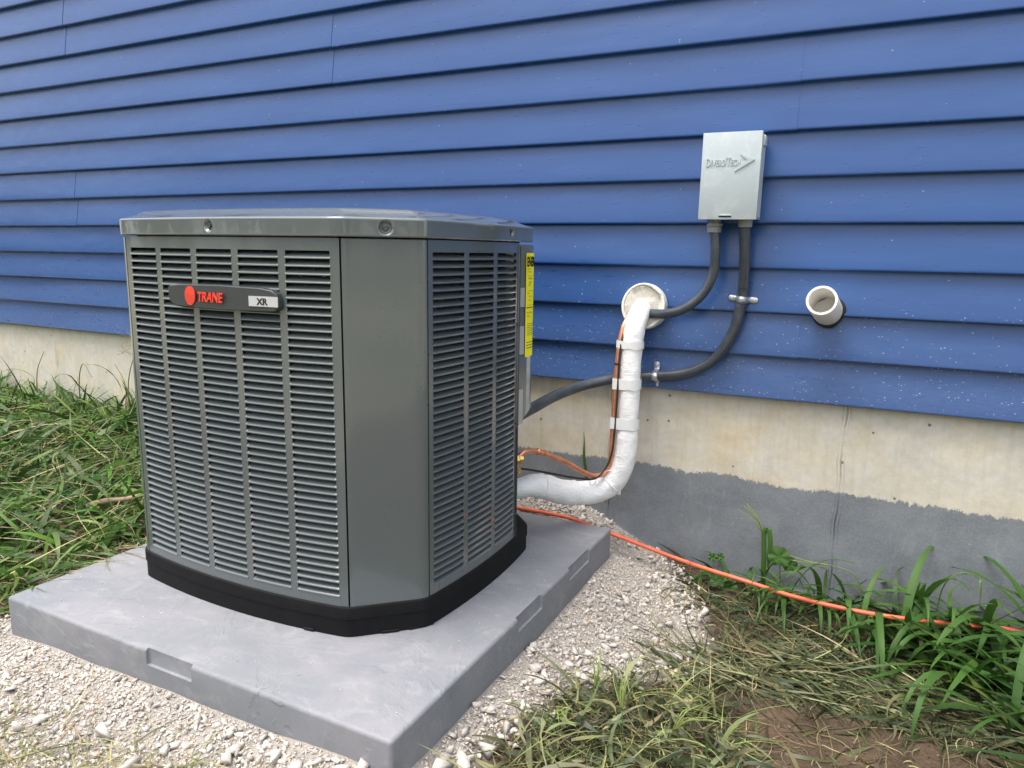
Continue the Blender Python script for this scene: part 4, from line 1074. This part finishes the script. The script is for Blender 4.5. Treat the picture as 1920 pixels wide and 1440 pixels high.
grass_lot('grass_clippings', 620, RMID, (.04, .15), (.003, .009), (-.05, .45), (.1, 1.1), DULL+MULCH, [4, 3, 4, 2, 1, 0, 2, 1, 2, 0, 0, 2], m_grass, r_, .012, -.06, .9)
grass_lot('cut_straw', 1000, WIND, (.05, .22), (.0010, .0032), (-.05, .30), (0, .5), MULCH+STRAW, [3, 3, 2, 3, 1, 3, 1, 2, 2, 1, 0], m_straw, r_, .018, None, .8, -.35)
grass_lot('grass_clippings', 380, WIND, (.06, .20), (.003, .008), (-.05, .35), (.1, .8), DULL, [3, 3, 4, 3, 2, 1], m_grass, r_, .018, None, .8, -.35)
grass_lot('cut_straw', 1300, BOT, (.03, .15), (.0009, .0026), (-.05, .55), (0, .8), STRAW+MULCH+[(.34, .38, .14)], [1, 4, 1, 3, 1, 3, 3, 2, 2, 1, 2, 4], m_straw, r_, .025, None, 1.2)
grass_lot('grass_clippings', 850, BOT, (.03, .13), (.003, .010), (-.05, .7), (.1, 1.4), DULL+[(.07, .085, .05)], [3, 4, 2, 4, 4, 4, 2], m_grass, r_, .03, None, 1.0)
grass_lot('seed_stems', 300, BOT, (.06, .18), (.0012, .0024), (.1, 1.0), (.2, 1.2), [(.30, .36, .12), (.24, .32, .09), (.38, .40, .17)], [3, 3, 2], m_grass, r_, .02, None, .8)
grass_lot('cut_straw', 520, BR2, (.02, .13), (.0008, .0024), (-.05, .22), (0, .5), STRAW+MULCH, [3, 2, 3, 2, 1, 2, 2, 1, 2, 2, 1], m_straw, r_, .006, .02, 1.2)
grass_lot('grass_clippings', 80, BR2, (.03, .12), (.003, .008), (-.05, .3), (.1, .8), DULL+MULCH, [2, 2, 2, 1, 1, 0, 1, 1, 2, 2, 1, 1], m_grass, r_, .006, .0)
FRG = [(-.60, -1.13), (-.75, -1.12), (-1.0, -1.17), (-1.2, -1.19), (-1.25, -1.32), (-.6, -1.3)]
grass_lot('cut_straw', 560, FRG, (.05, .16), (.0009, .0024), (-.02, .25), (0, .4), STRAW, [3, 3, 2, 3, 0], m_straw, r_, .012)
GRR = [(-.5, -.9), (-.44, -.66), (-.32, -.49), (-.27, -.37), (-.33, -.1), (-.40, -.1), (-.40, -.5), (-.5, -.7)]
grass_lot('cut_straw', 110, GRR, (.03, .12), (.0008, .0022), (-.02, .2), (0, .4), STRAW, [2, 3, 2, 4, 1], m_straw, r_, .008)
GRL = [(-1.9, -1.1), (-1.5, -1.08), (-1.2, -1.12), (-1.2, -1.3), (-1.9, -1.3)]
grass_lot('cut_straw', 150, GRL, (.03, .12), (.0008, .002), (-.02, .2), (0, .4), STRAW, [2, 3, 2, 2, 1], m_straw, r_, .006)

# clods of soil
SOILP = [(-.36, -.02), (.9, -.02), (.9, -.95), (-.2, -.95), (-.5, -.95), (-.28, -.44), (-.24, -.36), (-.30, -.25)]
x, y = scatter(3600, SOILP, r_); k = ~in_poly(x, y, GP); x, y = x[k], y[k]; n = len(x); sz = r_.uniform(.0015, .0055, n)*r_.uniform(.6, 1.5, n)
sc_ = np.clip(np.array([(.085, .060, .042)])*r_.uniform(.5, 2.0, (n, 1)), 0, 1)
tag(link('soil_clods', stones_mesh('soil_clods', x, y, sz, ground_z(x, y)+sz*.2, r_, col=sc_)), kind='stuff')

# broad bladed grass plants, leaf by leaf
def leaf_mesh(L, wd, p0, bend, fold=.28, curl=0, n=11):
    V = []; F = []; x = z = y = 0.0; p = p0; h = 0.0
    for i in range(n+1):
        f = i/n; w = wd*.5*(np.interp(f, [0, .12, .45, .8, 1], [.35, .85, 1, .62, .03]))
        sx = Vector((-math.sin(h), math.cos(h), 0)); up = Vector((-math.cos(h)*math.sin(p), -math.sin(h)*math.sin(p), math.cos(p)))
        c_ = Vector((x, y, z)); wob = .0012*math.sin(i*1.9)
        V += [c_+sx*w+up*(w*fold+wob), c_, c_-sx*w+up*(w*fold-wob)]
        s = L/n; x += math.cos(h)*math.cos(p)*s; y += math.sin(h)*math.cos(p)*s; z += math.sin(p)*s
        p = max(-1.45, p-bend/n*(.5+f)); h += curl/n
    for i in range(n):
        a = i*3; F += [(a, a+3, a+4, a+1), (a+1, a+4, a+5, a+2)]
    return mesh('leaf', V, F, m_leaf, True)
LEAF = [leaf_mesh(random.uniform(.18, .32), random.uniform(.010, .019), random.uniform(.75, 1.4), random.uniform(1.3, 3.0), .25, random.uniform(-.5, .5)) for _ in range(14)]
def leaf_obj(me, p, rz, sc, parent, rx=0):
    o = bpy.data.objects.new('leaf', me); COL.objects.link(o); o.parent = parent; o.location = (0, 0, 0); o.rotation_euler = (rx, 0, rz); o.scale = (sc,)*3
    return o
RP = np.random.default_rng(8)
plants = [(-.30, -.035, 4, .55), (-.245, -.03, 3, .6), (-.14, -.035, 5, .8), (-.07, -.05, 6, .85), (-.01, -.04, 6, 1.0), (.06, -.055, 7, 1.0), (.12, -.05, 7, 1.05), (.185, -.06, 8, 1.1), (.25, -.05, 8, 1.1), (.31, -.08, 8, 1.0), (.10, -.13, 7, .95), (.19, -.15, 8, 1.0), (.27, -.17, 8, 1.0), (.21, -.25, 8, .95), (.30, -.27, 8, 1.0), (.27, -.36, 7, .95), (.33, -.40, 7, 1.0), (.02, -.12, 5, .8), (.38, -.15, 8, 1.1), (.42, -.30, 8, 1.1)]
plants += [(.36, -.10, 8, 1.1), (.41, -.22, 8, 1.05), (.36, -.24, 7, 1.0)]
ORD = 'first second third fourth fifth sixth seventh eighth ninth tenth eleventh twelfth thirteenth'.split()
back_x = sorted(p[0] for p in plants if p[1] > -.11); front_x = sorted(p[0]+p[1]*.01 for p in plants if p[1] <= -.11)
for i, (x, y, nl, sc) in enumerate(plants):
    lab_ = ('broad grass tuft behind the orange cord, %s from the gravel end' % ORD[back_x.index(x)]) if y > -.11 else ('sprawling broad grass tuft in front of the orange cord, %s from the gravel side' % ORD[front_x.index(x+y*.01)])
    e = empty('grass_plant', (x, y, float(ground_z(x, y)[0])-.005), label=lab_, cat='plant', group='broad grass tufts behind the cord' if y > -.11 else 'broad grass tufts in front of the cord')
    for k in range(nl):
        rz = RP.uniform(-math.pi, .0) if y > -.07 and RP.random() < .7 else RP.uniform(-math.pi, math.pi)
        if y > -.07 and 0 < rz < math.pi: rz = rz*.25 if rz < 1.57 else math.pi-(math.pi-rz)*.25
        leaf_obj(LEAF[int(RP.integers(14))], None, rz, sc*RP.uniform(.75, 1.1), e)
# seed headed stalk against the wall
def strand(name, pts, r0, r1, m_, parent, n=6):
    P = spline(pts, .006); return tube(name, P, lambda i, N: r0+(r1-r0)*i/N, m_, parent, n)
sh = empty('seeding_grass', (-.200, -.03, -.83), label='tall grass stalk topped by a drooping spray of seed spikes against the coated wall', cat='plant')
strand('stem', [(-.200, -.03, -.83), (-.203, -.03, -.74), (-.208, -.028, -.660)], .0022, .0018, m_stem, sh)
for k, (dx, dz) in enumerate(((-.052, .062), (-.046, .070), (-.058, .050), (-.040, .064), (-.062, .056))):
    strand('seed_spike', [(-.208, -.028, -.665), (-.208+dx*.4, -.026-.003*k, -.664+dz*.62), (-.208+dx, -.022-.004*k, -.664+dz)], .0016, .0007, m_seed, sh, 5)
for (rz, me_, sc, zc_) in ((-1.9, LEAF[3], .62, .06), (-.7, LEAF[6], .5, .05), (2.9, LEAF[9], .55, .02)):
    o = leaf_obj(me_, None, rz, sc, sh); o.location.z = zc_
def flat_leaf(p, nrm_pts, parent, name='leaf'): pass
V = []; F = []
for (pts, w) in (([(-.200, -.036, -.80), (-.203, -.038, -.72), (-.207, -.036, -.655), (-.198, -.040, -.642), (-.190, -.044, -.68), (-.192, -.042, -.74)], .0060),):
    P = spline(pts, .006)
    for i, p in enumerate(P): ww = w*min(1, .4+i/6, (len(P)-i)/6+.05); V += [p+Vector((-ww, .001, 0)), p+Vector((0, -.002, 0)), p+Vector((ww, .001, 0))]
    for i in range(len(P)-1): a = i*3; F += [(a, a+3, a+4, a+1), (a+1, a+4, a+5, a+2)]
obj('leaf', V, F, m_leaf, sh, True)
def round_leaf(name, c_, r, nrm, parent):
    nrm = Vector(nrm).normalized(); a = nrm.cross(Vector((0, 0, 1))).normalized(); b_ = nrm.cross(a); V = [Vector(c_)-nrm*.004]; F = []
    for q in range(1, 4):
        for j in range(24):
            an = 2*math.pi*j/24; rr_ = r*q/3*(1+(.06*math.sin(an*9) if q == 3 else 0))*(1-.35*math.exp(-((an-math.pi/2)/.25)**2)*(q == 3)); V.append(Vector(c_)+(a*math.cos(an)+b_*math.sin(an))*rr_+nrm*(.0025*math.sin(an*6)*q/3))
    F = [(0, 1+j, 1+(j+1) % 24) for j in range(24)]
    for q in range(2):
        for j in range(24): k = (j+1) % 24; F.append((1+q*24+j, 1+(q+1)*24+j, 1+(q+1)*24+k, 1+q*24+k))
    return obj(name, V, F, m_leaf, parent, True)
rl = empty('round_leaf_weed', (-.16, -.035, -.82), label='weed with round crinkled leaves beside the seeding grass stalk', cat='plant')
round_leaf('leaf', (-.168, -.045, -.706), .025, (.1, -1, .25), rl); round_leaf('leaf', (-.143, -.040, -.722), .018, (.4, -1, .4), rl)
strand('stem', [(-.160, -.035, -.82), (-.163, -.036, -.76), (-.168, -.042, -.712)], .0013, .001, m_stem, rl)
rl = empty('small_leaf_weed', (-.335, -.03, -.83), label='low weed with small lobed leaves under the orange cord near the gravel edge', cat='plant')
for k, (dx, dz, rr_, nn) in enumerate(((0, .05, .016, (.1, -1, .6)), (.03, .035, .018, (.3, -1, .8)), (-.02, .03, .015, (-.3, -1, .8)), (.05, .05, .014, (.4, -1, .5)), (.015, .095, .011, (.1, -1, .5)), (.035, .105, .009, (.2, -1, .3)), (.06, .02, .018, (.2, -1, .9)))):
    round_leaf('leaf', (-.335+dx, -.045-.01*(k % 3), -.83+dz), rr_, nn, rl); strand('stem', [(-.325, -.03, -.835), (-.33+dx*.6, -.035, -.83+dz*.6), (-.335+dx, -.043-.01*(k % 3), -.83+dz-.004)], .001, .0007, m_stem, rl, 5)
# loose arching stems on the right
for i, (pts, lb) in enumerate((([(.02, -.05, -.80), (.0, -.045, -.72), (-.06, -.04, -.705), (-.15, -.035, -.712)], 'long grass stem leaning level across the coated wall'),
                               ([(.16, -.05, -.80), (.17, -.05, -.70), (.20, -.045, -.665), (.235, -.04, -.675), (.24, -.045, -.74)], 'curled thin grass stem hooped in front of the coated wall'))):
    e = empty('wild_grass', pts[0], label=lb, cat='plant'); strand('stem', pts, .0018, .0008, m_stem, e)
    for q in range(2):
        strand('seed_spike', [pts[-2], tuple(np.array(pts[-2])*.5+np.array(pts[-1])*.5+np.array((0, -.004, .004*q))), tuple(np.array(pts[-1])+np.array((0, 0, .012*q)))], .0015, .0006, m_seed, e, 5)
# seed heads among the clippings at the front
def fingers(x, y, dirx, diry, hgt, n, label):
    z = float(ground_z(x, y)[0]); e = empty('seed_head', (x, y, z), label=label, cat='plant', group='crabgrass seed heads among the clippings')
    b0 = Vector((x, y, z)); top = b0+Vector((dirx*.3, diry*.3, hgt*.45)); strand('stem', [b0, (b0+top)/2+Vector((0, 0, .004)), top], .0014, .0012, m_stem, e)
    for k in range(n):
        a = RP.uniform(-.5, .5); l = RP.uniform(.6, 1.05)
        d = Vector((dirx+RP.normal(0, .022), diry+RP.normal(0, .022), hgt*.62+RP.normal(0, .008)))*l
        strand('seed_spike', [top, top+d*.5+Vector((RP.normal(0, .004), RP.normal(0, .004), .006)), top+d+Vector((0, 0, -.010))], .0015, .0006, m_seed, e, 5)
fingers(-.385, -.70, -.01, .03, .10, 8, 'upright yellow green seed head nearest the gravel edge')
fingers(-.325, -.72, -.02, .02, .12, 9, 'tall yellow green seed head among the clippings')
fingers(-.43, -.80, .04, .01, .06, 6, 'low yellow green seed head leaning over the limestone')
fingers(-.26, -.69, .03, .02, .08, 7, 'spreading yellow green seed head by the bare soil')
# dead leaf and twigs
def twig(pts, r0, r1, label, name='twig'):
    return tube(name, spline(pts, .008), lambda i, N: r0*(1-i/N)+r1*i/N, m_wood, None, 8, label=label, cat='twig')
def gp(x, y, dz): return (x, y, float(ground_z(x, y)[0])+dz)
twig([gp(-1.755, -.70, .045), gp(-1.715, -.678, .062), gp(-1.69, -.65, .060), gp(-1.645, -.628, .072)], .0085, .0055, 'pale brown stick lying in the grass left of the pad')
for i, (pts, lb) in enumerate((([(-3.10, -.03, -.66), (-3.08, -.03, -.52), (-3.02, -.03, -.43)], 'dark bent stem standing against the bare foundation at far left'),
                               ([(-2.80, -.04, -.66), (-2.79, -.04, -.52), (-2.74, -.05, -.455), (-2.68, -.06, -.50)], 'arched weed stem against the foundation beside the form joint'),
                               ([(-2.45, -.08, -.66), (-2.44, -.08, -.50), (-2.40, -.08, -.40), (-2.34, -.09, -.33)], 'thin dry panicle stem crossing the foundation next to the unit'),
                               ([(-2.52, -.05, -.66), (-2.50, -.05, -.52), (-2.55, -.05, -.44)], 'short leaning weed stem against the foundation near the unit'))):
    e = empty('weed_stem', pts[0], label=lb, cat='plant'); strand('stem', pts, .0028, .0010, m_drystem if i != 1 else m_stem, e)
    if i == 2:
        for k in range(6):
            p = Vector(pts[2])+Vector((.02*k/5, 0, .06*k/5)); strand('branch', [p, p+Vector((RP.uniform(-.14, .10), -.01, RP.uniform(-.02, .07)))*.6, p+Vector((RP.uniform(-.16, .12), -.01, RP.uniform(-.05, .08)))], .0007, .0004, m_drystem, e, 4)
    else:
        for k in range(2): o = leaf_obj(LEAF[(i*3+k) % 14], None, RP.uniform(-2.6, -.4), .6, e); o.location.z = .06+.05*k
# single blade behind the white pipe
e = empty('wild_grass', (-.685, .0, -.68), label='single dark grass blade standing behind the white pipe bend', cat='plant')
V = []; F = []; P = spline([(-.680, .008, -.69), (-.681, .006, -.60), (-.688, .004, -.55), (-.6895, .004, -.50), (-.692, .005, -.478)], .008)
for i, p in enumerate(P): ww = .0042*min(1, (len(P)-i)/9+.03); V += [p+Vector((-ww, 0, 0)), p+Vector((0, -.0015, 0)), p+Vector((ww, 0, 0))]
for i in range(len(P)-1): a = i*3; F += [(a, a+3, a+4, a+1), (a+1, a+4, a+5, a+2)]
obj('blade', V, F, m_leaf, e, True)
